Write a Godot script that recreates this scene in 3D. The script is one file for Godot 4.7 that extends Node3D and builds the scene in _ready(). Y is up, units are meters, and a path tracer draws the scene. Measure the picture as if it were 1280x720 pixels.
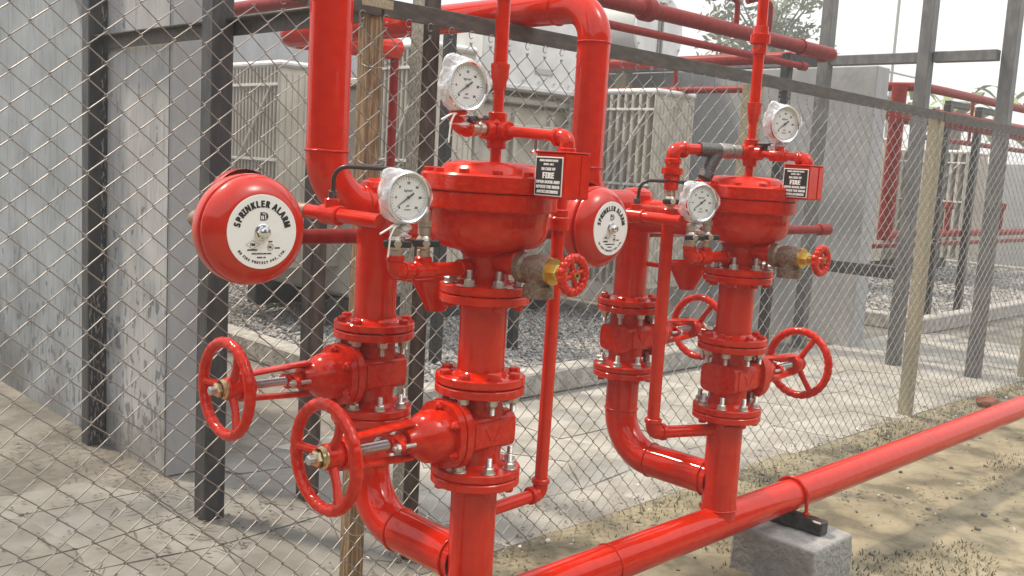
extends Node3D
# Deluge valve station in front of a chain-link fence, transformer yard behind.

var rng := RandomNumberGenerator.new()
var M := {}
var cache := {}
var counts := {}

# ------------------------------------------------------------------ mesh builder
class MB:
	var v := PackedVector3Array()
	var n := PackedVector3Array()
	var c := PackedColorArray()
	var uv := PackedVector2Array()
	var ix := PackedInt32Array()
	var use_col := false
	var use_uv := false
	var col := Color(1, 1, 1)

	func vert(p: Vector3, nn: Vector3, u := Vector2.ZERO) -> int:
		v.append(p); n.append(nn); c.append(col); uv.append(u)
		return v.size() - 1

	func tri(a: int, b: int, d: int):
		var g := (v[b] - v[a]).cross(v[d] - v[a])
		if g.dot(n[a] + n[b] + n[d]) > 0.0:
			ix.append(a); ix.append(d); ix.append(b)
		else:
			ix.append(a); ix.append(b); ix.append(d)

	func quad(p0: Vector3, p1: Vector3, p2: Vector3, p3: Vector3, nn: Vector3):
		var a := vert(p0, nn, Vector2(0, 0)); var b := vert(p1, nn, Vector2(1, 0)); var d := vert(p2, nn, Vector2(1, 1)); var e := vert(p3, nn, Vector2(0, 1))
		tri(a, b, d); tri(a, d, e)

	func face(p0: Vector3, p1: Vector3, p2: Vector3, nn: Vector3):
		tri(vert(p0, nn), vert(p1, nn), vert(p2, nn))

	# box with chamfered edges
	func box(ctr: Vector3, size: Vector3, bev := 0.0, bs := Basis()):
		var h := size * 0.5
		var ax := [bs.x.normalized(), bs.y.normalized(), bs.z.normalized()]
		var hh := [h.x, h.y, h.z]
		for i in 3:
			var j := (i + 1) % 3; var k := (i + 2) % 3
			for s in [-1.0, 1.0]:
				var nn: Vector3 = ax[i] * s
				var f: Vector3 = ctr + nn * hh[i]
				var u: Vector3 = ax[j] * (hh[j] - bev); var w: Vector3 = ax[k] * (hh[k] - bev)
				quad(f - u - w, f + u - w, f + u + w, f - u + w, nn)
		if bev > 0.0:
			for i in 3:
				var j := (i + 1) % 3; var k := (i + 2) % 3
				for s in [-1.0, 1.0]:
					for t in [-1.0, 1.0]:
						var nn: Vector3 = (ax[j] * s + ax[k] * t).normalized()
						var l: Vector3 = ax[i] * (hh[i] - bev)
						var p: Vector3 = ctr + ax[j] * s * hh[j] + ax[k] * t * (hh[k] - bev)
						var q: Vector3 = ctr + ax[j] * s * (hh[j] - bev) + ax[k] * t * hh[k]
						quad(p - l, p + l, q + l, q - l, nn)
			for s in [-1.0, 1.0]:
				for t in [-1.0, 1.0]:
					for r in [-1.0, 1.0]:
						var sx: Vector3 = ax[0] * s; var sy: Vector3 = ax[1] * t; var sz: Vector3 = ax[2] * r
						face(ctr + sx * h.x + sy * (h.y - bev) + sz * (h.z - bev), ctr + sx * (h.x - bev) + sy * h.y + sz * (h.z - bev), ctr + sx * (h.x - bev) + sy * (h.y - bev) + sz * h.z, (sx + sy + sz).normalized())

	# revolve a profile (radius, height) round the local y axis of xf
	func lathe(xf: Transform3D, prof: Array, seg := 28, flat := false, crease := 0.82):
		var m := prof.size() - 1
		var sn := []
		for i in m:
			var d: Vector2 = prof[i + 1] - prof[i]
			sn.append(Vector2(d.y, -d.x).normalized())
		for i in m:
			var a: Vector2 = prof[i]; var b: Vector2 = prof[i + 1]
			if a.distance_to(b) < 1e-6: continue
			var na: Vector2 = sn[i]; var nb: Vector2 = sn[i]
			if i > 0 and sn[i - 1].dot(sn[i]) > crease: na = (sn[i - 1] + sn[i]).normalized()
			if i < m - 1 and sn[i + 1].dot(sn[i]) > crease: nb = (sn[i + 1] + sn[i]).normalized()
			var base := v.size()
			if flat:
				for s in seg:
					var t0 := TAU * s / seg; var t1 := TAU * (s + 1) / seg; var tm := (t0 + t1) * 0.5
					var nn: Vector3 = xf.basis * Vector3(na.x * cos(tm), na.y, na.x * sin(tm))
					quad(xf * Vector3(a.x * cos(t0), a.y, a.x * sin(t0)), xf * Vector3(a.x * cos(t1), a.y, a.x * sin(t1)), xf * Vector3(b.x * cos(t1), b.y, b.x * sin(t1)), xf * Vector3(b.x * cos(t0), b.y, b.x * sin(t0)), nn.normalized())
			else:
				for s in seg + 1:
					var t := TAU * s / seg
					var cs := cos(t); var si := sin(t)
					vert(xf * Vector3(a.x * cs, a.y, a.x * si), (xf.basis * Vector3(na.x * cs, na.y, na.x * si)).normalized(), Vector2(float(s) / seg, float(i) / m))
					vert(xf * Vector3(b.x * cs, b.y, b.x * si), (xf.basis * Vector3(nb.x * cs, nb.y, nb.x * si)).normalized(), Vector2(float(s) / seg, float(i + 1) / m))
				for s in seg:
					var q := base + s * 2
					if b.x > 1e-6: tri(q, q + 1, q + 3)
					if a.x > 1e-6: tri(q, q + 3, q + 2)

	static func aim(at: Vector3, dir: Vector3) -> Transform3D:   # local y along dir
		var y := dir.normalized()
		var x := y.cross(Vector3.UP) if absf(y.y) < 0.95 else y.cross(Vector3.FORWARD)
		x = x.normalized()
		return Transform3D(Basis(x, y, x.cross(y)), at)

	func cyl(a: Vector3, b: Vector3, r: float, bev := 0.0, seg := 24, flat := false):
		var L := a.distance_to(b)
		var pr := [Vector2(0, 0), Vector2(r - bev, 0), Vector2(r, bev), Vector2(r, L - bev), Vector2(r - bev, L), Vector2(0, L)]
		lathe(aim(a, b - a), pr, seg, flat)

	# sweep a circle along a path
	func tube(pts: Array, r, seg := 16, caps := true, closed := false):
		var m := pts.size()
		var tg: Vector3 = (pts[1] - pts[0]).normalized()
		if closed: tg = (pts[1] - pts[m - 1]).normalized()
		var x := tg.cross(Vector3.UP) if absf(tg.y) < 0.9 else tg.cross(Vector3.RIGHT)
		x = x.normalized()
		var base := v.size()
		var rows := m + (1 if closed else 0)
		for ii in rows:
			var i := ii % m
			var t: Vector3
			if closed: t = (pts[(i + 1) % m] - pts[(i + m - 1) % m]).normalized()
			elif i == 0: t = (pts[1] - pts[0]).normalized()
			elif i == m - 1: t = (pts[m - 1] - pts[m - 2]).normalized()
			else: t = ((pts[i + 1] - pts[i]).normalized() + (pts[i] - pts[i - 1]).normalized()).normalized()
			x = (x - t * x.dot(t)).normalized()
			var y := t.cross(x)
			var rr: float = r if not (r is Array) else r[i]
			for s in seg + 1:
				var a := TAU * s / seg
				var nn := x * cos(a) + y * sin(a)
				vert(pts[i] + nn * rr, nn, Vector2(float(s) / seg, float(ii)))
		for ii in rows - 1:
			for s in seg:
				var q := base + ii * (seg + 1) + s
				tri(q, q + 1, q + seg + 2); tri(q, q + seg + 2, q + seg + 1)
		if caps and not closed:
			for e in [0, m - 1]:
				var t: Vector3 = (pts[0] - pts[1]).normalized() if e == 0 else (pts[m - 1] - pts[m - 2]).normalized()
				var ci := vert(pts[e], t)
				var o := base + int(e) * (seg + 1)
				var ring := []
				for s in seg + 1: ring.append(vert(v[o + s], t))
				for s in seg: tri(ci, ring[s], ring[s + 1])

	func torus(ctr: Vector3, axis: Vector3, R: float, r: float, segR := 40, segr := 10, wob := 0.0, wn := 18):
		var f := aim(ctr, axis)
		var p := []
		for i in segR:
			var a := TAU * i / segR
			var q := R + wob * absf(sin(a * wn * 0.5))
			p.append(f * Vector3(cos(a) * q, 0, sin(a) * q))
		tube(p, r, segr, false, true)

	# extrude a polygon (xy plane of xf) by depth along xf z, centred
	func prism(poly: PackedVector2Array, depth: float, xf := Transform3D()):
		var idx := Geometry2D.triangulate_polygon(poly)
		for s in [-1.0, 1.0]:
			var nn: Vector3 = (xf.basis.z * s).normalized()
			var b := v.size()
			for p in poly: vert(xf * Vector3(p.x, p.y, depth * 0.5 * s), nn, p)
			for i in range(0, idx.size(), 3): tri(b + idx[i], b + idx[i + 1], b + idx[i + 2])
		var m := poly.size()
		var ar := 0.0
		for i in m: ar += poly[i].cross(poly[(i + 1) % m])
		var sg := 1.0 if ar > 0.0 else -1.0
		for i in m:
			var a := poly[i]; var b2 := poly[(i + 1) % m]
			var d := b2 - a
			if d.length() < 1e-6: continue
			var nn2 := (xf.basis * Vector3(d.y, -d.x, 0) * sg).normalized()
			quad(xf * Vector3(a.x, a.y, -depth * 0.5), xf * Vector3(b2.x, b2.y, -depth * 0.5), xf * Vector3(b2.x, b2.y, depth * 0.5), xf * Vector3(a.x, a.y, depth * 0.5), nn2)

	func add_mesh(ms: Mesh, xf: Transform3D):
		for si in ms.get_surface_count():
			var A := ms.surface_get_arrays(si)
			var b := v.size()
			var vv: PackedVector3Array = A[Mesh.ARRAY_VERTEX]
			var nn: PackedVector3Array = A[Mesh.ARRAY_NORMAL]
			for i in vv.size(): vert(xf * vv[i], (xf.basis * nn[i]).normalized())
			var ii: PackedInt32Array = A[Mesh.ARRAY_INDEX] if A[Mesh.ARRAY_INDEX] != null else PackedInt32Array(range(vv.size()))
			for k in range(0, ii.size(), 3): tri(b + ii[k], b + ii[k + 1], b + ii[k + 2])

	func surface(am: ArrayMesh, mat: Material):
		var A := []
		A.resize(Mesh.ARRAY_MAX)
		A[Mesh.ARRAY_VERTEX] = v
		A[Mesh.ARRAY_NORMAL] = n
		if use_col: A[Mesh.ARRAY_COLOR] = c
		if use_uv: A[Mesh.ARRAY_TEX_UV] = uv
		A[Mesh.ARRAY_INDEX] = ix
		am.add_surface_from_arrays(Mesh.PRIMITIVE_TRIANGLES, A)
		am.surface_set_material(am.get_surface_count() - 1, mat)

# ------------------------------------------------------------------ scene helpers
func numbered(parent: Node, called: String) -> String:
	var key := str(parent.get_instance_id()) + called
	var k: int = counts.get(key, 0)
	counts[key] = k + 1
	return called if k == 0 else "%s_%03d" % [called, k]

func inst(called: String, mesh: Mesh, parent: Node3D, xf := Transform3D(), label := "") -> MeshInstance3D:
	var o := MeshInstance3D.new()
	o.mesh = mesh
	o.name = numbered(parent, called)
	o.transform = xf
	o.cast_shadow = GeometryInstance3D.SHADOW_CASTING_SETTING_ON
	parent.add_child(o, true)
	if label != "": o.set_meta("label", label)
	return o

func part(called: String, b: MB, mat: Material, parent: Node3D, label := "") -> MeshInstance3D:
	var am := ArrayMesh.new()
	b.surface(am, mat)
	return inst(called, am, parent, Transform3D(), label)

func tag(o: Node, label: String, category: String, group := ""):
	o.set_meta("label", label); o.set_meta("category", category)
	if group != "": o.set_meta("group", group)

func thing(called: String, label: String, category: String, at := Vector3.ZERO, group := "", bs := Basis()) -> Node3D:
	var o := Node3D.new()
	o.name = numbered(self, called)
	o.transform = Transform3D(bs, at)
	add_child(o, true)
	tag(o, label, category, group)
	return o

func structure(called: String, b: MB, mat: Material, label: String, category := "ground") -> MeshInstance3D:
	var o := part(called, b, mat, self)
	o.set_meta("kind", "structure"); o.set_meta("label", label); o.set_meta("category", category)
	return o

# rounded polyline
func route(p: Array, R: float, k := 8) -> Array:
	var out := [p[0]]
	for i in range(1, p.size() - 1):
		var a: Vector3 = p[i - 1]; var b: Vector3 = p[i]; var d: Vector3 = p[i + 1]
		var d1 := (b - a).normalized(); var d2 := (d - b).normalized()
		var th := d1.angle_to(d2)
		if th < 0.02:
			out.append(b); continue
		var t := R * tan(th * 0.5)
		t = minf(t, minf(a.distance_to(b), b.distance_to(d)) * 0.98)
		var RR := t / tan(th * 0.5)
		var s := b - d1 * t
		var nn := (d2 - d1 * d1.dot(d2)).normalized()
		var cc := s + nn * RR
		for j in k + 1:
			var an := th * j / k
			out.append(cc - nn * RR * cos(an) + d1 * RR * sin(an))
	out.append(p[p.size() - 1])
	return out

func noise_tex(c0: Color, c1: Color, freq: float, sd: int, oct := 5, lo := 0.3, hi := 0.7, mid = null, size := 512) -> NoiseTexture2D:
	var f := FastNoiseLite.new()
	f.noise_type = FastNoiseLite.TYPE_SIMPLEX_SMOOTH
	f.seed = sd; f.frequency = freq; f.fractal_octaves = oct; f.fractal_gain = 0.55
	var t := NoiseTexture2D.new()
	t.width = size; t.height = size; t.seamless = true; t.noise = f
	var g := Gradient.new()
	if mid == null:
		g.offsets = PackedFloat32Array([lo, hi]); g.colors = PackedColorArray([c0.linear_to_srgb(), c1.linear_to_srgb()])
	else:
		g.offsets = PackedFloat32Array([lo, (lo + hi) * 0.5, hi]); g.colors = PackedColorArray([c0.linear_to_srgb(), mid.linear_to_srgb(), c1.linear_to_srgb()])
	t.color_ramp = g
	return t

func bump_tex(freq: float, sd: int, strength: float, oct := 4) -> NoiseTexture2D:
	var f := FastNoiseLite.new()
	f.noise_type = FastNoiseLite.TYPE_SIMPLEX_SMOOTH
	f.seed = sd; f.frequency = freq; f.fractal_octaves = oct
	var t := NoiseTexture2D.new()
	t.width = 512; t.height = 512; t.seamless = true; t.noise = f
	t.as_normal_map = true; t.bump_strength = strength
	return t

func mat(key: String, col: Color, rough := 0.6, metal := 0.0, tex: Texture2D = null, scale := Vector3.ONE, nrm: Texture2D = null, nscale := 0.5, world := false) -> StandardMaterial3D:
	var m := StandardMaterial3D.new()
	m.albedo_color = col.linear_to_srgb()
	m.roughness = rough; m.metallic = metal
	if tex != null:
		m.albedo_color = Color(1, 1, 1); m.albedo_texture = tex
	if tex != null or nrm != null:
		m.uv1_triplanar = true; m.uv1_scale = scale
		m.uv1_world_triplanar = world
	if nrm != null:
		m.normal_enabled = true; m.normal_texture = nrm; m.normal_scale = nscale
	M[key] = m
	return m

func V(x: float, y: float, z: float) -> Vector3: return Vector3(x, y, z)

# ------------------------------------------------------------------ main
func _ready():
	rng.seed = 4711
	# --- camera
	var cam := Camera3D.new()
	cam.name = "camera"
	cam.position = V(0, 1.42, 0)
	cam.rotation_order = EULER_ORDER_YXZ
	cam.rotation = V(-0.126087, -0.78195, 0.0566424)
	cam.fov = 32.674
	cam.near = 0.05; cam.far = 400.0
	add_child(cam); cam.current = true
	# --- sky, exposure
	var env := Environment.new()
	env.background_mode = Environment.BG_SKY
	var el := deg_to_rad(56.0)
	var to_sun := V(-0.42 * cos(el), sin(el), -0.907 * cos(el))
	var sm := PanoramaSkyMaterial.new()
	sm.panorama = hazy_sky(to_sun)
	var sky := Sky.new(); sky.sky_material = sm
	env.sky = sky
	env.ambient_light_source = Environment.AMBIENT_SOURCE_SKY
	env.reflected_light_source = Environment.REFLECTION_SOURCE_SKY
	env.background_energy_multiplier = 1.0
	env.tonemap_mode = Environment.TONE_MAPPER_LINEAR
	env.tonemap_exposure = 1.36
	env.sdfgi_enabled = true; env.ssao_enabled = true; env.ssil_enabled = true
	env.fog_enabled = true
	env.fog_light_color = Color(0.93, 0.95, 0.96)
	env.fog_density = 0.008
	var we := WorldEnvironment.new(); we.name = "world_environment"; we.environment = env
	add_child(we)
	# --- sun: behind the fence, high, a little to the left
	var sun := DirectionalLight3D.new()
	sun.name = "sun"
	sun.light_color = Color(1.0, 0.93, 0.83)
	sun.light_energy = 1.05
	sun.light_angular_distance = 5.0
	sun.shadow_enabled = true
	add_child(sun)
	sun.look_at_from_position(to_sun * 30.0, Vector3.ZERO, Vector3.UP)

	materials()
	ground()
	fire_walls()
	transformer_bay()
	far_bay()
	frames()
	ring_pipes()
	fence()
	trees()
	main_pipe()
	valve_set(0, 1.612, -1.0)
	valve_set(1, 2.72, 1.0)
	litter()
	pebbles()
	surroundings()

# white hazy sky: even, a little bluer overhead, brightening round the sun
func hazy_sky(ts: Vector3) -> ImageTexture:
	var W := 512; var H := 256
	var im := Image.create(W, H, false, Image.FORMAT_RGBF)
	var nz := FastNoiseLite.new(); nz.seed = 2; nz.frequency = 1.3; nz.fractal_octaves = 4
	for j in H:
		var th := PI * (j + 0.5) / H
		for i in W:
			var ph := TAU * (i + 0.5) / W - PI
			var d := V(sin(th) * sin(ph), cos(th), -sin(th) * cos(ph))
			var c := Color(0.34, 0.32, 0.29)
			if d.y > 0.0:
				var t := pow(d.y, 0.7)
				c = Color(0.97, 0.965, 0.95).lerp(Color(0.87, 0.90, 0.95), t) * (1.0 + 0.10 * nz.get_noise_3dv(V(d.x, d.y * 2.5, d.z)))
			var a := d.angle_to(ts)
			if d.y > 0.0:
				c += Color(1.0, 0.95, 0.86) * (16.0 * exp(-pow(a / 0.11, 2.0)) + 3.2 * exp(-a / 0.20) * smoothstep(0.62, 0.40, a))
			im.set_pixel(i, j, c)
	return ImageTexture.create_from_image(im)

func materials():
	var ob := bump_tex(0.03, 5, 3.0, 3)
	mat("red", Color(0.56, 0.013, 0.002), 0.4, 0.0, noise_tex(Color(0.55, 0.015, 0.002), Color(0.61, 0.021, 0.002), 0.012, 11, 4, 0.3, 0.7), V(3, 3, 3), ob, 0.12)
	M.red.metallic_specular = 0.0; M.red.clearcoat_enabled = true; M.red.clearcoat = 0.9; M.red.clearcoat_roughness = 0.03
	mat("cast", Color(0.56, 0.013, 0.002), 0.42, 0.0, noise_tex(Color(0.51, 0.013, 0.002), Color(0.50, 0.055, 0.028), 0.02, 12, 6, 0.36, 0.88, Color(0.60, 0.020, 0.002)), V(4, 4, 4), bump_tex(0.06, 6, 6.0, 4), 0.35)
	M.cast.metallic_specular = 0.0; M.cast.clearcoat_enabled = true; M.cast.clearcoat = 0.75; M.cast.clearcoat_roughness = 0.15
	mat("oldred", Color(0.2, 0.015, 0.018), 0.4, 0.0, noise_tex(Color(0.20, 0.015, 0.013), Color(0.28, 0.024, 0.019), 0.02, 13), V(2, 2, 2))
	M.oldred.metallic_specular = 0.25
	mat("bell", Color(0.52, 0.018, 0.006), 0.35)
	M.bell.metallic_specular = 0.3; M.bell.clearcoat_enabled = true; M.bell.clearcoat = 0.8; M.bell.clearcoat_roughness = 0.08
	mat("zinc", Color(0.62, 0.61, 0.58), 0.35, 0.85, noise_tex(Color(0.45, 0.44, 0.42), Color(0.72, 0.71, 0.68), 0.04, 14), V(12, 12, 12))
	mat("steel", Color(0.55, 0.56, 0.57), 0.3, 0.9)
	mat("chrome", Color(0.75, 0.76, 0.77), 0.15, 1.0)
	mat("bronze", Color(0.20, 0.145, 0.095), 0.55, 0.55, noise_tex(Color(0.17, 0.115, 0.085), Color(0.33, 0.25, 0.19), 0.03, 15), V(6, 6, 6), bump_tex(0.08, 16, 5.0), 0.3)
	mat("brass", Color(0.62, 0.42, 0.12), 0.3, 0.9)
	mat("palebrass", Color(0.58, 0.48, 0.27), 0.3, 0.85)
	mat("nickel", Color(0.55, 0.50, 0.42), 0.35, 0.8)
	mat("black", Color(0.02, 0.02, 0.022), 0.45)
	mat("blackpaint", Color(0.022, 0.022, 0.024), 0.35, 0.0, noise_tex(Color(0.012, 0.012, 0.014), Color(0.045, 0.043, 0.042), 0.02, 17), V(3, 3, 3))
	mat("ducttube", Color(0.045, 0.040, 0.040), 0.3, 0.2)
	mat("greyiron", Color(0.12, 0.12, 0.13), 0.5, 0.5, noise_tex(Color(0.07, 0.07, 0.075), Color(0.18, 0.175, 0.17), 0.03, 18), V(8, 8, 8))
	mat("galv", Color(0.30, 0.30, 0.29), 0.5, 0.6, noise_tex(Color(0.22, 0.22, 0.21), Color(0.40, 0.39, 0.37), 0.03, 19), V(4, 4, 4))
	mat("wire", Color(0.29, 0.285, 0.275), 0.38, 0.6)
	mat("post", Color(0.05, 0.052, 0.06), 0.5, 0.1, noise_tex(Color(0.036, 0.038, 0.044), Color(0.062, 0.061, 0.062), 0.012, 20, 6), V(2.5, 0.7, 2.5), bump_tex(0.03, 21, 3.0), 0.25)
	mat("chipped", Color(0.1, 0.1, 0.1), 0.7, 0.0, noise_tex(Color(0.030, 0.031, 0.036), Color(0.26, 0.24, 0.205), 0.03, 22, 6, 0.5, 0.68), V(5, 1.2, 5))
	mat("mottled", Color(0.3, 0.28, 0.24), 0.7, 0.0, noise_tex(Color(0.17, 0.16, 0.14), Color(0.40, 0.375, 0.32), 0.04, 39, 6, 0.25, 0.7), V(5, 2.0, 5))
	mat("greypost", Color(0.15, 0.15, 0.15), 0.5, 0.2, noise_tex(Color(0.12, 0.122, 0.125), Color(0.175, 0.172, 0.168), 0.012, 23, 6), V(2, 0.8, 2))
	mat("brownpost", Color(0.06, 0.04, 0.035), 0.6, 0.1, noise_tex(Color(0.045, 0.030, 0.028), Color(0.10, 0.075, 0.065), 0.015, 24, 6), V(2.5, 0.8, 2.5))
	mat("rail", Color(0.075, 0.062, 0.055), 0.55, 0.2, noise_tex(Color(0.062, 0.052, 0.046), Color(0.10, 0.084, 0.074), 0.02, 25), V(1.0, 3, 3))
	mat("wood", Color(0.25, 0.17, 0.09), 0.75, 0.0, noise_tex(Color(0.15, 0.10, 0.055), Color(0.36, 0.25, 0.14), 0.02, 26, 6, 0.25, 0.75), V(9, 0.6, 9), bump_tex(0.05, 27, 5.0), 0.4)
	mat("cream", Color(0.42, 0.36, 0.20), 0.75, 0.0, noise_tex(Color(0.25, 0.23, 0.17), Color(0.42, 0.375, 0.25), 0.05, 28, 6, 0.25, 0.75), V(6, 3, 6))
	mat("concrete", Color(0.36, 0.36, 0.355), 0.9, 0.0, noise_tex(Color(0.27, 0.27, 0.265), Color(0.36, 0.36, 0.35), 0.02, 29, 6, 0.2, 0.8), V(1.5, 1.5, 1.5), bump_tex(0.05, 30, 6.0, 5), 0.6)
	mat("wallblue", Color(0.3, 0.31, 0.33), 0.85, 0.0, noise_tex(Color(0.335, 0.345, 0.36), Color(0.385, 0.395, 0.41), 0.010, 31, 6, 0.2, 0.8), V(0.9, 0.35, 0.9), bump_tex(0.02, 32, 3.0, 5), 0.4, true)
	mat("kerb", Color(0.5, 0.49, 0.47), 0.9, 0.0, noise_tex(Color(0.29, 0.28, 0.26), Color(0.43, 0.42, 0.395), 0.015, 33, 6), V(1.2, 1.2, 1.2), bump_tex(0.05, 34, 5.0), 0.5, true)
	mat("xform", Color(0.47, 0.46, 0.41), 0.5, 0.0, noise_tex(Color(0.45, 0.425, 0.37), Color(0.54, 0.515, 0.455), 0.008, 35, 5), V(0.8, 0.5, 0.8))
	mat("xlight", Color(0.55, 0.56, 0.56), 0.45, 0.0, noise_tex(Color(0.60, 0.61, 0.61), Color(0.70, 0.71, 0.71), 0.008, 36, 4), V(0.8, 0.8, 0.8))
	mat("cylgrey", Color(0.42, 0.44, 0.44), 0.5)
	mat("porcelain", Color(0.30, 0.12, 0.06), 0.2)
	mat("white", Color(0.80, 0.80, 0.79), 0.35)
	mat("dial", Color(0.76, 0.77, 0.76), 0.5)
	mat("ink", Color(0.015, 0.015, 0.016), 0.5)
	mat("signwhite", Color(0.82, 0.82, 0.82), 0.4)
	mat("redtag", Color(0.60, 0.03, 0.02), 0.4)
	var bag := mat("bag", Color(0.88, 0.88, 0.90), 0.18)
	bag.transparency = BaseMaterial3D.TRANSPARENCY_ALPHA
	bag.albedo_color = Color(0.93, 0.94, 0.96, 0.42)
	bag.cull_mode = BaseMaterial3D.CULL_DISABLED
	var film := mat("film", Color(0.9, 0.9, 0.9), 0.1)
	film.transparency = BaseMaterial3D.TRANSPARENCY_ALPHA
	film.albedo_color = Color(0.95, 0.97, 0.98, 0.10)
	mat("string", Color(0.78, 0.77, 0.76), 0.5)
	mat("stone", Color(0.3, 0.3, 0.3), 0.9)
	M.stone.vertex_color_use_as_albedo = true; M.stone.albedo_color = Color(1, 1, 1)
	mat("leaf", Color(0.09, 0.12, 0.05), 0.6)
	M.leaf.vertex_color_use_as_albedo = true; M.leaf.albedo_color = Color(1, 1, 1)
	M.leaf.backlight_enabled = true; M.leaf.backlight = Color(0.12, 0.15, 0.06)
	mat("bark", Color(0.12, 0.10, 0.08), 0.9)
	mat("brownplaster", Color(0.16, 0.14, 0.12), 0.9, 0.0, noise_tex(Color(0.05, 0.045, 0.04), Color(0.085, 0.075, 0.065), 0.01, 38, 5), V(0.4, 0.4, 0.4))
	mat("brick", Color(0.30, 0.10, 0.06), 0.85, 0.0, noise_tex(Color(0.20, 0.08, 0.05), Color(0.38, 0.16, 0.10), 0.03, 37), V(8, 8, 8))

# ------------------------------------------------------------------ setting
func hgt(x: float, z: float, nz: FastNoiseLite) -> float:
	return nz.get_noise_2d(x * 10.0, z * 10.0) * 0.016 + nz.get_noise_2d(x * 70.0 + 300.0, z * 70.0) * 0.007

func ground():
	var nz := FastNoiseLite.new(); nz.seed = 3; nz.frequency = 0.12; nz.fractal_octaves = 4
	# far sheet to the horizon, lower under the detailed patch
	var far := MB.new()
	far.quad(V(-150, -0.045, -150), V(150, -0.045, -150), V(150, -0.045, 150), V(-150, -0.045, 150), Vector3.UP)
	var dirt_tex := noise_tex(Color(0.15, 0.135, 0.092), Color(0.33, 0.29, 0.20), 0.006, 41, 8, 0.25, 0.74, Color(0.275, 0.24, 0.16), 1024)
	mat("dirt", Color(0.3, 0.26, 0.18), 0.95, 0.0, dirt_tex, V(0.45, 0.45, 0.45), bump_tex(0.02, 42, 8.0, 6), 0.8, true)
	structure("far_ground", far, M.dirt, "flat dusty ground far beyond the yard")
	# uneven dirt sheet in front of the fence
	var g := MB.new()
	var nx := 340; var nzv := 130
	var x0 := 0.0; var x1 := 14.0; var z0 := -2.5; var z1 := 3.0
	for j in nzv + 1:
		for i in nx + 1:
			var x := lerpf(x0, x1, float(i) / nx); var z := lerpf(z0, z1, float(j) / nzv)
			var e := 0.03
			var h := hgt(x, z, nz)
			var edge := smoothstep(-2.5, -2.3, z)
			var nn := V(-(hgt(x + e, z, nz) - h) / e, 1, -(hgt(x, z + e, nz) - h) / e).normalized()
			g.vert(V(x, h * edge + (1.0 - edge) * 0.006, z), nn)
	for j in nzv:
		for i in nx:
			var q := j * (nx + 1) + i
			g.tri(q, q + 1, q + nx + 2); g.tri(q, q + nx + 2, q + nx + 1)
	structure("dirt_ground", g, M.dirt, "yellowish bare dirt strip in front of the fence")
	# dusty bed under the paving inside the fence
	var bed := MB.new()
	bed.box(V(5.0, -0.02, -7.3), V(30, 0.04, 9.6))
	var dust := mat("dust", Color(0.3, 0.28, 0.24), 0.95, 0.0, noise_tex(Color(0.13, 0.12, 0.105), Color(0.23, 0.215, 0.19), 0.008, 43, 6, 0.25, 0.75), V(0.5, 0.5, 0.5), bump_tex(0.03, 44, 6.0, 5), 0.6, true)
	structure("yard_ground", bed, dust, "dusty grey ground inside the fenced yard")
	# paving: irregular slabs with open joints, each its own piece
	var pv := Node3D.new(); pv.name = "pavement"; add_child(pv)
	pv.set_meta("kind", "structure"); pv.set_meta("label", "pale stone paving inside the fence with open joints"); pv.set_meta("category", "pavement")
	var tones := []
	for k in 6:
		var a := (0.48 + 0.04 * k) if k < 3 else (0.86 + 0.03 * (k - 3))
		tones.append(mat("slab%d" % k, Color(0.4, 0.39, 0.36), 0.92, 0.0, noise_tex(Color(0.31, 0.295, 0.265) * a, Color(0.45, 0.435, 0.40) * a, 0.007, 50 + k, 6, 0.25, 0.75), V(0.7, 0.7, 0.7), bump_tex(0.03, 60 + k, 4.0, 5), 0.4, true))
	var cw := 0.42; var cd := 0.34
	var gx := 22; var gz := 5
	var pts := {}
	for j in gz + 1:
		for i in gx + 1:
			var off := 0.5 * cw if j % 2 == 1 else 0.0
			var jx := 0.0 if (i == 0 or i == gx) else rng.randf_range(-0.09, 0.09)
			var jz := 0.0 if (j == 0 or j == gz) else rng.randf_range(-0.07, 0.07)
			pts[Vector2i(i, j)] = Vector2(0.35 + i * cw + off * 0.5 + jx, -4.02 + j * cd * 0.92 + jz)
	for j in gz:
		for i in gx:
			var q := [pts[Vector2i(i, j)], pts[Vector2i(i + 1, j)], pts[Vector2i(i + 1, j + 1)], pts[Vector2i(i, j + 1)]]
			var cc := Vector2.ZERO
			for p in q: cc += p * 0.25
			if cc.x > 1.8 and cc.x < 2.12 and cc.y < -3.85: continue
			var poly := PackedVector2Array()
			for k in 4:
				var a: Vector2 = q[k]; var b: Vector2 = q[(k + 1) % 4]
				var pa := cc + (a - cc) * 0.990
				var pb := cc + (b - cc) * 0.990
				poly.append(pa + (pb - pa) * 0.025)
				poly.append(pa + (pb - pa) * 0.5 + (Vector2(rng.randf_range(-0.008, 0.008), rng.randf_range(-0.008, 0.008))))
				poly.append(pa + (pb - pa) * 0.975)
			var b2 := MB.new()
			var hh := rng.randf_range(0.004, 0.009)
			# polygon in xz: map (x, y) to (x, z) with the prism depth along y
			b2.prism(poly, 0.02, Transform3D(Basis(V(1, 0, 0), V(0, 0, 1), V(0, 1, 0)), V(0, hh - 0.01 + 0.001, 0)))
			part("paving_slab", b2, tones[(i * 7 + j * 3) % 3 + (3 if cc.x > 2.5 else 0)], pv)

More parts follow.
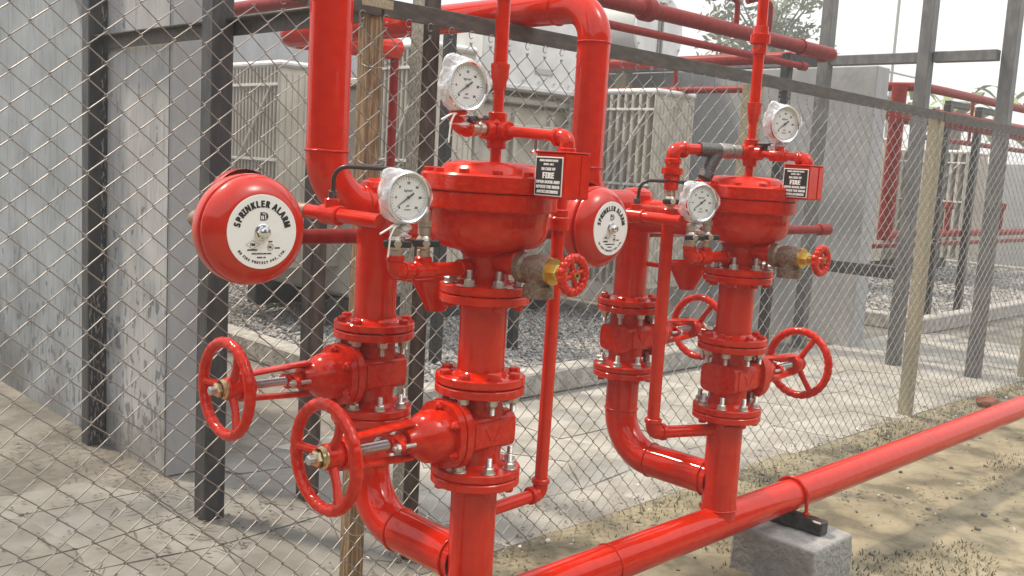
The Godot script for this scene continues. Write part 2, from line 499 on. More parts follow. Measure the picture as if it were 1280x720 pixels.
func fire_walls():
	# left wall: painted, streaked and flaking towards its foot. Each wall: one body with a thin skin of paint
	var img := Image.create(768, 768, false, Image.FORMAT_RGB8)
	var n1 := FastNoiseLite.new(); n1.seed = 71; n1.frequency = 0.03; n1.fractal_octaves = 4
	var n2 := FastNoiseLite.new(); n2.seed = 72; n2.frequency = 0.008; n2.fractal_octaves = 4
	var n3 := FastNoiseLite.new(); n3.seed = 73; n3.frequency = 0.05; n3.fractal_octaves = 3
	for y in 768:
		var hy := 1.0 - y / 768.0           # 0 foot, 1 top (2.4 m)
		for x in 768:
			var lx := x / 768.0             # 0 at the yard end, 1 is 2.8 m further
			var s := n1.get_noise_2d(x * 1.4, y * 0.35)
			var s2 := n2.get_noise_2d(x * 1.0, y * 0.8)
			var pil := 1.0 - smoothstep(0.20, 0.25, lx)
			var base := Color(0.295, 0.325, 0.355).lerp(Color(0.39, 0.397, 0.405), pil)
			base = base * (1.0 + 0.26 * s2 + 0.10 * s)
			# thin runs and hairlines
			var hair := n3.get_noise_2d(x * 2.2, y * 0.16)
			base = base * (1.0 - 0.24 * smoothstep(0.30, 0.46, hair))
			base = base.lerp(Color(0.50, 0.51, 0.52), 0.45 * smoothstep(0.28, 0.5, -hair) * (0.4 + 0.6 * pil))
			# flaked spots, thick near the foot
			var fl := n1.get_noise_2d(x * 2.2 + 900.0, y * 0.95) + 0.5 * n2.get_noise_2d(x * 2.0 + 300.0, y * 1.5)
			var thr := lerpf(0.16, 0.62, smoothstep(0.0, 0.65, hy + 0.25 * s2)) + 0.08 * (1.0 - pil)
			base = base.lerp(Color(0.115, 0.12, 0.135), 0.75 * smoothstep(thr, thr + 0.07, fl))
			var foot := smoothstep(0.14, 0.0, hy + 0.12 * s2)
			base = base.lerp(Color(0.17, 0.16, 0.145), foot * 0.6)
			# damp stain low on the far part
			base = base * (1.0 - 0.5 * smoothstep(0.45, 0.9, lx) * smoothstep(0.42, 0.10, hy + 0.2 * s2))
			img.set_pixel(x, y, base.linear_to_srgb())
	var wt := ImageTexture.create_from_image(img)
	var wm := StandardMaterial3D.new()
	wm.albedo_texture = wt; wm.roughness = 0.85
	var w := thing("fire_wall", "tall grey blue concrete wall with streaked flaking paint beside left fence posts", "wall", V(1.965, 0, -3.9))
	var b := MB.new()
	b.box(V(0.0, 1.2, -3.5), V(0.23, 2.4, 7.0), 0.008)
	part("wall_body", b, M.wallblue, w)
	var sk := MB.new(); sk.use_uv = true
	var i0 := sk.vert(V(-0.119, 0, -0.01), V(-1, 0, 0), Vector2(0, 1)); var i1 := sk.vert(V(-0.119, 0, -2.8), V(-1, 0, 0), Vector2(1, 1))
	var i2 := sk.vert(V(-0.119, 2.39, -2.8), V(-1, 0, 0), Vector2(1, 0)); var i3 := sk.vert(V(-0.119, 2.39, -0.01), V(-1, 0, 0), Vector2(0, 0))
	sk.tri(i0, i1, i2); sk.tri(i0, i2, i3)
	part("paint_coat", sk, wm, w)
	var w2 := thing("fire_wall", "bluish grey concrete wall standing between the two transformers", "wall", V(8.105, 0, -3.87))
	b = MB.new(); b.box(V(0, 1.2, -3.4), V(0.23, 2.4, 6.8), 0.008)
	part("wall_body", b, M.wallblue, w2)
	var w3 := thing("back_wall", "pale wall closing the yard far behind the first transformer", "wall", V(5.2, 0, -11.6))
	b = MB.new(); b.box(V(-0.4, 1.6, 0), V(6.8, 3.2, 0.2), 0.008)
	part("wall_body", b, M.wallblue, w3)

func kerb_run(called: String, label: String, x0: float, x1: float, z0: float, z1: float):
	var t := thing(called, label, "kerb", V((x0 + x1) * 0.5, 0, z0))
	var o := -t.position
	var b := MB.new()
	b.box(o + V((x0 + x1) * 0.5, 0.075, z0 - 0.08), V(x1 - x0, 0.15, 0.16), 0.012)
	part("front_kerb", b, M.kerb, t)
	b = MB.new(); b.box(o + V(x0 + 0.08, 0.075, (z0 - 0.16 + z1) * 0.5), V(0.16, 0.15, absf(z1 - z0) - 0.165), 0.012); part("side_kerb", b, M.kerb, t)
	b = MB.new(); b.box(o + V(x1 - 0.08, 0.075, (z0 - 0.16 + z1) * 0.5), V(0.16, 0.15, absf(z1 - z0) - 0.165), 0.012); part("side_kerb", b, M.kerb, t)
	b = MB.new(); b.box(o + V((x0 + x1) * 0.5, 0.075, z1 - 0.08), V(x1 - x0, 0.15, 0.16), 0.012); part("back_kerb", b, M.kerb, t)

func gravel(called: String, label: String, x0: float, x1: float, z0: float, z1: float, count: int, sz: float):
	var t := Node3D.new(); t.name = numbered(self, called); add_child(t)
	t.set_meta("kind", "stuff"); t.set_meta("label", label); t.set_meta("category", "gravel")
	var bed := MB.new(); bed.box(V((x0 + x1) * 0.5, 0.03, (z0 + z1) * 0.5), V(x1 - x0, 0.06, z0 - z1))
	var bo := part("gravel_bed", bed, M.concrete, t); bo.set_meta("kind", "stuff")
	var s := MB.new()
	var rr := RandomNumberGenerator.new(); rr.seed = 9
	# one angular stone
	var dirs := [V(1, 0.1, 0.2), V(-1, 0.0, 0.3), V(0.1, 1, -0.2), V(0, -1, 0.1), V(0.3, 0.2, 1), V(-0.2, 0.1, -1)]
	var fs := [[0, 2, 4], [4, 2, 1], [1, 2, 5], [5, 2, 0], [0, 4, 3], [4, 1, 3], [1, 5, 3], [5, 0, 3]]
	for f in fs:
		var a: Vector3 = dirs[f[0]]; var b: Vector3 = dirs[f[1]]; var c: Vector3 = dirs[f[2]]
		s.face(a, b, c, (a + b + c).normalized())
	s.use_col = true
	var am := ArrayMesh.new(); s.surface(am, M.stone)
	var mm := MultiMesh.new(); mm.transform_format = MultiMesh.TRANSFORM_3D; mm.use_colors = true; mm.mesh = am; mm.instance_count = count
	for i in count:
		var u := rr.randf(); var w := rr.randf()
		w = w * w * 0.6 + w * 0.4
		var p := V(lerpf(x0, x1, u), 0.07 + rr.randf() * 0.03, lerpf(z0, z1, w))
		var k := sz * rr.randf_range(0.6, 1.3)
		var bs := Basis.from_euler(V(rr.randf() * TAU, rr.randf() * TAU, rr.randf() * TAU)).scaled(V(k, k * 0.7, k))
		mm.set_instance_transform(i, Transform3D(bs, p))
		var g := rr.randf_range(0.20, 0.46)
		mm.set_instance_color(i, Color(g, g * 0.98, g * 0.96))
	var mi := MultiMeshInstance3D.new(); mi.multimesh = mm; mi.name = "gravel_stones"; mi.set_meta("kind", "stuff")
	t.add_child(mi, true)

func radiator(t: Node3D, xc: float, zc: float, w: float, ln: float, y0: float, y1: float, nf: int):
	# xc, zc: near left corner; fins stacked along -z, each reaching w along +x
	var r := MB.new()
	# front fin panel with pressed flutes
	r.box(V(xc + w * 0.5, (y0 + y1) * 0.5, zc - 0.008), V(w, y1 - y0, 0.016), 0.004)
	var p := part("radiator_panel", r, M.xform, t)
	var fl := MB.new()
	var k := int(w / 0.05)
	for i in k:
		fl.box(V(xc + (i + 0.5) * w / k, (y0 + y1) * 0.5, zc + 0.002), V(w / k * 0.55, (y1 - y0) * 0.94, 0.014), 0.005)
	part("pressed_flutes", fl, M.xform, p)
	for i in range(1, nf):
		var f := MB.new()
		f.box(V(xc + w * 0.5, (y0 + y1) * 0.5, zc - 0.008 - ln * i / (nf - 1)), V(w, y1 - y0, ln / nf * 0.45), 0.006)
		part("radiator_fin", f, M.xform, t)
	for y in [y0 + 0.07, y1 - 0.06]:
		var hd := MB.new()
		hd.cyl(V(xc + w * 0.5, y, zc + 0.015), V(xc + w * 0.5, y, zc - ln - 0.03), 0.05, 0.008, 16)
		part("header_pipe", hd, M.xform, t)
	var tp := MB.new()
	tp.box(V(xc + w * 0.5, y1 + 0.02, zc - ln * 0.5), V(w + 0.01, 0.05, ln + 0.05), 0.018)
	part("top_cover", tp, M.xlight, t)
	var br := MB.new()
	for y in [y1 - 0.13, (y0 + y1) * 0.5 + 0.06]:
		br.box(V(xc - 0.008, y, zc - ln * 0.5), V(0.012, 0.02, ln), 0.002)
	var a := V(xc - 0.012, y1 - 0.14, zc - ln * 0.08); var b := V(xc - 0.012, y0 + 0.3, zc - ln * 0.92)
	br.tube([a, b], 0.008, 6)
	part("brace", br, M.xlight, t)

func transformer_bay():
	kerb_run("pit_kerb", "pale concrete kerb round the gravel pit of the first transformer", 3.36, 7.0, -4.08, -9.8)
	gravel("gravel", "grey crushed stone filling the first transformer's pit", 3.52, 6.84, -4.25, -9.78, 26000, 0.019)
	var t := thing("power_transformer", "big pale grey transformer with finned radiators behind the fence valves", "transformer", V(5.3, 0.1, -6.6))
	var o := Vector3(-5.3, -0.1, -6.6 * -1.0)
	var g := Node3D.new()
	# the parts are built in world coordinates and then shifted as children
	var tank := MB.new()
	tank.box(V(5.55, 1.12, -6.9), V(2.3, 1.62, 1.5), 0.03)
	var holder = Holder.new(self, t)
	holder.add("tank", tank, M.xform)
	var lip := MB.new(); lip.box(V(5.55, 1.955, -6.9), V(2.44, 0.05, 1.64), 0.008)
	for i in 14: lip.cyl(V(4.5 + i * 0.165, 1.98, -6.13), V(4.5 + i * 0.165, 2.01, -6.13), 0.016, 0.003, 6, true)
	holder.add("tank_rim", lip, M.xform)
	for i in 5:
		var rb := MB.new(); rb.box(V(4.65 + i * 0.45, 1.1, -6.13), V(0.05, 1.5, 0.06), 0.006)
		holder.add("stiffener", rb, M.xform)
	var rib := MB.new(); rib.box(V(5.55, 1.72, -6.11), V(2.28, 0.07, 0.10), 0.008)
	holder.add("stiffener", rib, M.xform)
	var bx := MB.new(); bx.box(V(6.1, 2.36, -6.4), V(1.15, 0.66, 0.7), 0.015)
	holder.add("cable_box", bx, M.xlight)
	var bl := MB.new(); bl.box(V(6.1, 2.06, -6.03), V(1.18, 0.04, 0.05), 0.006); bl.box(V(5.72, 2.38, -6.04), V(0.02, 0.6, 0.02), 0.003)
	for i in 6: bl.cyl(V(5.62 + i * 0.19, 2.13, -6.045), V(5.62 + i * 0.19, 2.13, -6.025), 0.012, 0.002, 6, true)
	holder.add("box_flange", bl, M.xlight)
	var np := MB.new(); np.box(V(6.25, 2.22, -6.045), V(0.22, 0.05, 0.01), 0.002)
	holder.add("name_plate", np, M.cylgrey)
	var cs := MB.new()
	cs.lathe(MB.aim(V(7.64, 2.73, -7.85), V(0, 0, 1)), [Vector2(0, 0), Vector2(0.32, 0.0), Vector2(0.34, 0.03), Vector2(0.34, 1.9), Vector2(0.32, 1.92), Vector2(0.0, 1.92)], 36)
	holder.add("conservator_tank", cs, M.cylgrey)
	var ce := MB.new()
	ce.lathe(MB.aim(V(7.64, 2.73, -5.925), V(0, 0, 1)), [Vector2(0, 0.0), Vector2(0.36, 0.0), Vector2(0.36, 0.025), Vector2(0.0, 0.025)], 36)
	for i in 16:
		var a := TAU * i / 16
		ce.cyl(V(7.64 + cos(a) * 0.335, 2.73 + sin(a) * 0.335, -5.90), V(7.64 + cos(a) * 0.335, 2.73 + sin(a) * 0.335, -5.88), 0.014, 0.002, 6, true)
	holder.add("end_cover", ce, M.xlight)
	var lg := MB.new(); lg.cyl(V(7.66, 2.47, -5.885), V(7.66, 2.99, -5.885), 0.013, 0.002, 8)
	lg.box(V(7.62, 2.73, -5.895), V(0.02, 0.56, 0.02), 0.003); lg.box(V(7.66, 2.46, -5.88), V(0.06, 0.06, 0.05), 0.008); lg.box(V(7.66, 2.98, -5.88), V(0.05, 0.05, 0.05), 0.008)
	holder.add("level_gauge", lg, M.galv)
	for z in [-7.4, -6.3]:
		var sp := MB.new(); sp.box(V(7.64, 2.10, z), V(0.10, 0.60, 0.14), 0.006); sp.box(V(7.2, 1.86, z), V(1.0, 0.10, 0.12), 0.006)
		holder.add("conservator_support", sp, M.cream)
	var pp := MB.new(); pp.tube(route([V(7.64, 2.40, -6.9), V(7.64, 2.12, -6.9), V(6.2, 2.06, -6.9)], 0.1), 0.05, 12)
	holder.add("oil_pipe", pp, M.xform)
	var base := MB.new()
	for z in [-6.3, -7.5]: base.box(V(5.55, 0.2, z), V(2.5, 0.2, 0.14), 0.01)
	holder.add("skid_beam", base, M.post)
	radiator(holder.node, 3.82, -6.35, 0.62, 1.05, 0.55, 2.02, 22)
	radiator(holder.node, 4.34, -5.28, 0.42, 0.8, 0.5, 2.17, 17)
	radiator(holder.node, 6.62, -5.1, 0.55, 0.95, 0.42, 2.06, 13)
	holder.finish()
	# plinth wheels
	var bw := thing("pit_support", "short black steel stub post standing in the gravel by the tank", "post", V(4.95, 0.06, -4.95))
	var sb := MB.new(); sb.box(V(0, 0.26, 0), V(0.06, 0.52, 0.06), 0.004); sb.box(V(0, 0.012, 0), V(0.16, 0.024, 0.16), 0.003)
	part("stub_post", sb, M.blackpaint, bw)

# collects parts given in world coordinates under a thing whose node stands at its base
class Holder:
	var host; var node: Node3D; var t: Node3D
	func _init(h, thing_node: Node3D):
		host = h; t = thing_node; node = thing_node
	func add(called: String, b: MB, m: Material, parent = null, label := ""):
		return host.part(called, b, m, t if parent == null else parent, label)
	func finish():
		var off := t.position
		for ch in t.get_children():
			ch.position -= off

func far_bay():
	kerb_run("pit_kerb", "pale concrete kerb round the far transformer's gravel pit", 9.45, 18.0, -3.85, -9.4)
	gravel("gravel", "grey crushed stone in the far transformer's pit", 9.61, 17.8, -4.0, -9.3, 9000, 0.03)
	var t := thing("power_transformer", "far transformer with pale radiator seen between the right hand steel posts", "transformer", V(14.0, 0.1, -6.8))
	var h := Holder.new(self, t)
	var tank := MB.new(); tank.box(V(15.2, 1.12, -7.2), V(3.2, 1.6, 1.6), 0.03)
	h.add("tank", tank, M.xform)
	var lip := MB.new(); lip.box(V(15.2, 1.95, -7.2), V(3.35, 0.06, 1.75), 0.01); h.add("tank_rim", lip, M.xform)
	radiator(t, 13.95, -5.35, 0.75, 1.1, 0.45, 1.9, 12)
	radiator(t, 11.6, -5.6, 0.55, 1.2, 0.45, 1.95, 12)
	var sk := MB.new()
	for z in [-6.7, -7.7]: sk.box(V(15.2, 0.2, z), V(3.3, 0.2, 0.16), 0.01)
	h.add("skid_beam", sk, M.post)
	h.finish()
	# far wall on the right behind that bay
	var w := thing("fire_wall", "pale grey concrete wall at the far right behind the last steel post", "wall", V(18.6, 0, -3.9))
	var b := MB.new(); b.box(V(0, 0.95, -3.4), V(0.25, 1.9, 6.8), 0.01); part("wall_body", b, M.wallblue, w)
	# spray pipes of the far bay
	var p := thing("spray_pipe_frame", "dark red pipe frame round the far transformer with upright at its left", "pipe frame", V(9.0, 0, -4.05))
	h = Holder.new(self, p)
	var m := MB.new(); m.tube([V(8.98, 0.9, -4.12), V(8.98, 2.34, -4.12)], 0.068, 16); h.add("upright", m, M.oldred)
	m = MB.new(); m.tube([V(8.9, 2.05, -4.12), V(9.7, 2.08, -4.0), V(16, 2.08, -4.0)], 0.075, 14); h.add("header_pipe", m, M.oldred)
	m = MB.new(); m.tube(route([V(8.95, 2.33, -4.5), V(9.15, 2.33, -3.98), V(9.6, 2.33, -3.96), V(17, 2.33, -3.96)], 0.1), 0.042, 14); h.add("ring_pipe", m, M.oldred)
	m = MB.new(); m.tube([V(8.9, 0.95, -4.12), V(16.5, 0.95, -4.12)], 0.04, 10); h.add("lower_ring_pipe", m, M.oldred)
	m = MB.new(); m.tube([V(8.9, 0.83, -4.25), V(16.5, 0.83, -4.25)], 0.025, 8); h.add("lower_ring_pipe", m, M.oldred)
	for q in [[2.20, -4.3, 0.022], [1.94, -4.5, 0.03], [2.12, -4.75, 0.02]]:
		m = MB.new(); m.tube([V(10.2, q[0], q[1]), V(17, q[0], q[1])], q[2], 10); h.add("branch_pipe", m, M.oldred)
	for i in 5:
		m = MB.new(); m.tube([V(11.2 + i * 1.1, 1.9, -4.3), V(11.2 + i * 1.1, 2.40, -4.3)], 0.018, 8); m.cyl(V(11.2 + i * 1.1, 2.38, -4.3), V(11.2 + i * 1.1, 2.45, -4.3), 0.035, 0.008, 10); h.add("spray_nozzle", m, M.oldred)
	for i in 4:
		m = MB.new(); m.tube([V(10.4 + i * 1.5, 0.95, -4.12), V(10.4 + i * 1.5, 1.22, -4.12)], 0.03, 8)
		m.cyl(V(10.4 + i * 1.5, 1.2, -4.12), V(10.4 + i * 1.5, 1.28, -4.12), 0.05, 0.01, 10); h.add("spray_nozzle", m, M.oldred)
	h.finish()
	for a in [[10.75, "short black support post with arm under the far red ring pipe", 1.0], [14.6, "black support post under the far ring pipe at the right edge", 1.0], [9.95, "black support post close behind the cream fence post", 1.0]]:
		var s := thing("pipe_support", a[1], "post", V(a[0], 0.0, -4.05))
		var q := MB.new(); q.box(V(0, 1.12, 0), V(0.07, 2.24, 0.07), 0.004); part("upright", q, M.blackpaint, s)
		q = MB.new(); q.box(V(0.22, 2.245, 0), V(0.5, 0.06, 0.06), 0.004); part("arm", q, M.blackpaint, s)

func sq_post(called: String, label: String, x: float, z: float, top: float, w: float, m: Material, group := "") -> Node3D:
	var t := thing(called, label, "post", V(x, 0, z), group)
	var b := MB.new(); b.box(V(0, top * 0.5 - 0.02, 0), V(w, top + 0.04, w), 0.005)
	part("post_tube", b, m, t)
	return t

func frames():
	# left frame along the wall
	var a := sq_post("steel_post", "dark flaking steel post against the grey blue wall at far left", 1.80, -4.56, 2.9, 0.08, M.post)
	var c := MB.new(); c.box(V(0.0265, 1.44, 0.0415), V(0.022, 2.88, 0.002)); part("flaked_face", c, M.chipped, a)
	c = MB.new(); c.box(V(-0.012, 0.36, 0.0412), V(0.05, 0.70, 0.0015)); part("flaked_foot", c, M.chipped, a)
	sq_post("steel_post", "black square steel post just left behind the nearer alarm bell", 1.768, -3.36, 2.9, 0.085, M.post)
	sq_post("steel_post", "brown steel post standing between bell and left vertical red pipe", 2.18, -3.32, 2.7, 0.07, M.brownpost)
	var p := sq_post("steel_post", "grey brown steel post with mottled side behind the upper left gauge", 2.13, -2.62, 2.5, 0.07, M.brownpost)
	c = MB.new(); c.box(V(-0.0362, 1.22, 0), V(0.002, 2.44, 0.062)); part("mottled_face", c, M.mottled, p)
	var r := thing("steel_rail", "brown angle rail joining the left posts to the fence corner", "rail", V(1.78, 1.85, -3.5))
	var b := MB.new(); b.box(V(0.045, 0, 0.0), V(0.006, 0.055, 2.03), 0.001); b.box(V(0.02, 0.026, 0.0), V(0.045, 0.006, 2.03), 0.001)
	part("angle_bar", b, M.rail, r)
	# right frame across the yard
	var t := thing("steel_gantry", "tall grey steel goalpost frame with high crossbar at the right", "frame", V(7.62, 0, -3.3))
	var h := Holder.new(self, t)
	for q in [[7.6, -4.14], [7.58, -3.3], [7.7, -2.73]]:
		var m := MB.new(); m.box(V(q[0], 1.6, q[1]), V(0.095, 3.24, 0.095), 0.005); h.add("upright", m, M.greypost)
	for q in [[-4.09, -3.352], [-3.248, -2.782], [-6.5, -4.192]]:
		var m := MB.new(); m.box(V(7.62, 2.40, (q[0] + q[1]) * 0.5), V(0.08, 0.08, q[1] - q[0]), 0.005); h.add("crossbar", m, M.greypost)
	var lo := MB.new(); lo.box(V(7.59, 0.73, -3.72), V(0.06, 0.10, 0.74), 0.004); h.add("lower_bar", lo, M.post)
	h.finish()

func ring_pipes():
	var t := thing("spray_ring_pipe", "faded red ring pipe carried on black posts above the first transformer", "pipe", V(5.0, 0, -3.75))
	var h := Holder.new(self, t)
	var m := MB.new()
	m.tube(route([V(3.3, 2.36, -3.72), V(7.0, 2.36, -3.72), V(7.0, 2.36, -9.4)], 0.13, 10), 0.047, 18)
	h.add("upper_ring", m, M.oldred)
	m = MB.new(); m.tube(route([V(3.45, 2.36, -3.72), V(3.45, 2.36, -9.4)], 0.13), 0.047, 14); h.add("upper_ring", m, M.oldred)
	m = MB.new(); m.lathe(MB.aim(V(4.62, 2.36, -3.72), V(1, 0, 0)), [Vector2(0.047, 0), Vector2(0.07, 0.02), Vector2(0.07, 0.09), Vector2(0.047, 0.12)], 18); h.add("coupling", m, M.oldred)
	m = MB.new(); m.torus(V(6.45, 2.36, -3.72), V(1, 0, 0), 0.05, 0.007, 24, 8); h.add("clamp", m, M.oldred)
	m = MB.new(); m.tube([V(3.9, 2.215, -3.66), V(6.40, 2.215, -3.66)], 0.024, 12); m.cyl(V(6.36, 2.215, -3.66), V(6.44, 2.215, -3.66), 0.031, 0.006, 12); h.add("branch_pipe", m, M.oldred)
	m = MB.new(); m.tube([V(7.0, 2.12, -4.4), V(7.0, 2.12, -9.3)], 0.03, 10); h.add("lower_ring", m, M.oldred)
	for q in [[5.62, 0.16, 0.0], [6.02, 0.20, 0.0]]:
		m = MB.new(); m.tube(route([V(q[0], 2.38, -3.72), V(q[0], 2.40 + q[1], -3.72), V(q[0] - 0.12, 2.42 + q[1], -3.80)], 0.04), 0.018, 10)
		m.cyl(V(q[0] - 0.10, 2.42 + q[1], -3.785), V(q[0] - 0.15, 2.40 + q[1], -3.82), 0.028, 0.004, 10)
		h.add("spray_nozzle", m, M.oldred)
	for q in [-5.2, -6.6]:
		m = MB.new(); m.tube([V(7.0, 2.12, q), V(7.0, 2.36, q)], 0.02, 8); m.lathe(MB.aim(V(7.0, 2.1, q), V(0, 0, 1)), [Vector2(0, -0.05), Vector2(0.05, -0.05), Vector2(0.06, 0), Vector2(0.05, 0.05), Vector2(0, 0.05)], 12); h.add("spray_nozzle", m, M.oldred)
	h.finish()
	for q in [[6.33, -3.74, 2.30, "black post with two short arms under the red ring pipe's right end", true], [4.14, -4.85, 2.28, "slim black post rising from gravel behind the upper left gauge", false]]:
		var s := thing("pipe_support", q[3], "post", V(q[0], 0, q[1]))
		var b := MB.new(); b.box(V(0, q[2] * 0.5, 0), V(0.065, q[2], 0.065), 0.004); part("upright", b, M.blackpaint, s)
		if q[4]:
			b = MB.new(); b.box(V(0.20, q[2] - 0.03, 0), V(0.33, 0.06, 0.06), 0.004); part("arm", b, M.blackpaint, s)
			b = MB.new(); b.box(V(-0.24, q[2] - 0.22, 0), V(0.41, 0.06, 0.06), 0.004); part("arm", b, M.blackpaint, s)
	# pipe along the fence foot side, behind the valves
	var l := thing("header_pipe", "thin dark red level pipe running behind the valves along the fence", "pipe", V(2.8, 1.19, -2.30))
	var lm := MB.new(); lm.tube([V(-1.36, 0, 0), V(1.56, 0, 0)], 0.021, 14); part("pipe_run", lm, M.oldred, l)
	lm = MB.new(); lm.cyl(V(1.5, 0, 0), V(1.6, 0, 0), 0.028, 0.005, 14); part("end_cap", lm, M.oldred, l)
	var wp := thing("wall_pipe", "dark red pipe entering the wall near its top at far left", "pipe", V(1.8, 2.12, -4.9))
	lm = MB.new(); lm.tube([V(-1.2, 0.02, 0), V(0.06, 0, 0)], 0.03, 12); part("pipe_run", lm, M.oldred, wp)

# ------------------------------------------------------------------ chain-link fence
func fence():
	var zf := -2.44
	var t := thing("chain_link_fence", "long chain-link fence of diamond wire mesh on posts behind the valves", "fence", V(4.0, 0, zf))
	var h := Holder.new(self, t)
	var pw := 0.0435          # half width of a diamond
	var ph := 0.039           # half height
	var nz := FastNoiseLite.new(); nz.seed = 21; nz.frequency = 0.5; nz.fractal_octaves = 2
	var wires := MB.new()
	var hooks := MB.new()
	var x := -0.2
	var k := 0
	while x < 11.0:
		var pts := []
		var rows := int(1.80 / ph)
		for j in rows + 1:
			var y := 1.795 - 0.006 * (x - 2.0) - j * ph
			var right := (j + k) % 2 == 0
			var sx := x + (pw * 0.5 + 0.0022 if right else -pw * 0.5 - 0.0022)
			var wx := nz.get_noise_2d(x * 1.3, y * 1.6) * 0.016
			var wz := nz.get_noise_2d(x * 0.8 + 40, y * 0.9) * 0.022
			var wy := nz.get_noise_2d(x * 1.2 + 80, y * 1.4) * 0.012
			var p := V(sx + wx, y + wy, zf + wz)
			var dz := 0.0032
			# the wire bends sharply at each knuckle and passes from front to back
			var dir := 1.0 if right else -1.0
			pts.append(p + V(-0.006 * dir, 0.0052, dz * (-1.0 if right else 1.0)))
			pts.append(p + V(0.0005 * dir, 0.0012, dz * (-0.5 if right else 0.5)))
			pts.append(p + V(0.0005 * dir, -0.0012, dz * (0.5 if right else -0.5)))
			pts.append(p + V(-0.006 * dir, -0.0052, dz * (1.0 if right else -1.0)))
		wires.tube(pts, 0.0017, 6, false)
		# curled end at the top of the mesh
		if k % 2 == 0:
			var q: Vector3 = pts[0]
			var hk := []
			for a in 9:
				var an := -0.9 + a * 0.62
				hk.append(q + V(0.004 - 0.011 * sin(an) * 1.0, 0.012 + 0.012 * (1.0 - cos(an)), 0.003 * a * 0.3))
			hooks.tube(hk, 0.00165, 5, true)
		x += pw
		k += 1
	var w = h.add("wire_mesh", wires, M.wire); w.set_meta("kind", "stuff")
	var hk2 = h.add("wire_hooks", hooks, M.wire); hk2.set_meta("kind", "stuff")
	# rails: angle bars from post to post, a little out of line with each other
	var xs := [-0.3, 1.83, 3.96, 6.0, 8.1, 11.0]
	var ys := [1.868, 1.863, 1.858, 1.84, 1.83, 1.82]
	for i in 5:
		var b := MB.new()
		var a := V(xs[i] + 0.004, ys[i], zf - 0.022); var e := V(xs[i + 1] - 0.004, ys[i + 1], zf - 0.022)
		var d := (e - a).normalized()
		var bs := Basis(d, V(0, 1, 0), V(0, 0, 1))
		b.box((a + e) * 0.5, V(a.distance_to(e), 0.055, 0.006), 0.0015, bs)
		b.box((a + e) * 0.5 + V(0, 0.0242, -0.028), V(a.distance_to(e), 0.006, 0.05), 0.0015, bs)
		h.add("top_rail", b, M.rail)
	for i in [0, 1, 2, 3]:
		var px: float = [1.817, 3.955, 5.99, 8.1][i]
		var b := MB.new()
		if i == 0:
			b.box(V(px, 0.93, zf - 0.058), V(0.058, 1.90, 0.058), 0.005)
			h.add("fence_post", b, M.wood, null, "brown timber fence post")
		else:
			b.box(V(px, 0.91, zf - 0.028), V(0.065, 1.86, 0.007), 0.002)
			b.box(V(px - 0.029, 0.91, zf - 0.064), V(0.007, 1.86, 0.064), 0.002)
			h.add("fence_post", b, M.cream, null, "cream painted angle post")
	for px in [1.817, 3.955, 5.99]:
		for k2 in 6:
			var y := 0.22 + k2 * 0.29 + rng.randf_range(-0.04, 0.04)
			var tw := MB.new()
			var loop := []
			for a in 15:
				var an := TAU * a / 14.0
				loop.append(V(px + cos(an) * 0.040, y + a * 0.0012 + 0.006 * sin(an * 2.0), zf - 0.034 + sin(an) * 0.044))
			loop.append(V(px + 0.046, y + 0.03, zf + 0.010))
			tw.tube(loop, 0.0014, 5)
			h.add("tie_wire", tw, M.wire)
	var pl := MB.new(); pl.box(V(1.81, 1.872, zf - 0.055), V(0.12, 0.03, 0.075), 0.003); h.add("corner_plate", pl, M.cream)
	h.finish()

# ------------------------------------------------------------------ vegetation
func crown(t: Node3D, ctr: Vector3, rad: Vector3, leaves: int, size: float, sd: int, cols: Array, clumps: int):
	var r := RandomNumberGenerator.new(); r.seed = sd
	var cl := []
	for i in clumps:
		var d := V(r.randfn(), r.randfn(), r.randfn()).normalized() * pow(r.randf(), 0.45)
		cl.append([ctr + d * rad, r.randf_range(0.16, 0.34), r.randi() % cols.size()])
	var b := MB.new(); b.use_col = true
	for i in leaves:
		var q = cl[r.randi() % clumps]
		var p: Vector3 = q[0] + V(r.randfn(), r.randfn(), r.randfn()) * (rad * q[1] * 0.55)
		var bs := Basis.from_euler(V(r.randf() * TAU, r.randf() * TAU, r.randf() * TAU))
		var s := size * r.randf_range(0.6, 1.3)
		b.col = cols[q[2]] * r.randf_range(0.75, 1.25)
		var nn := bs.z
		var i0 := b.vert(p - bs.x * s, nn); var i1 := b.vert(p + bs.y * s * 0.4, nn); var i2 := b.vert(p + bs.x * s, nn); var i3 := b.vert(p - bs.y * s * 0.4, nn)
		b.tri(i0, i1, i2); b.tri(i0, i2, i3)
	var o := part("crown", b, M.leaf, t)
	o.set_meta("kind", "stuff")
	var br := MB.new()
	for q in cl:
		br.tube([V(ctr.x, ctr.y - rad.y * 0.9, ctr.z), (ctr + q[0]) * 0.5 + V(0, -0.2, 0), q[0]], [0.06, 0.035, 0.012], 5)
	part("limbs", br, M.bark, t)

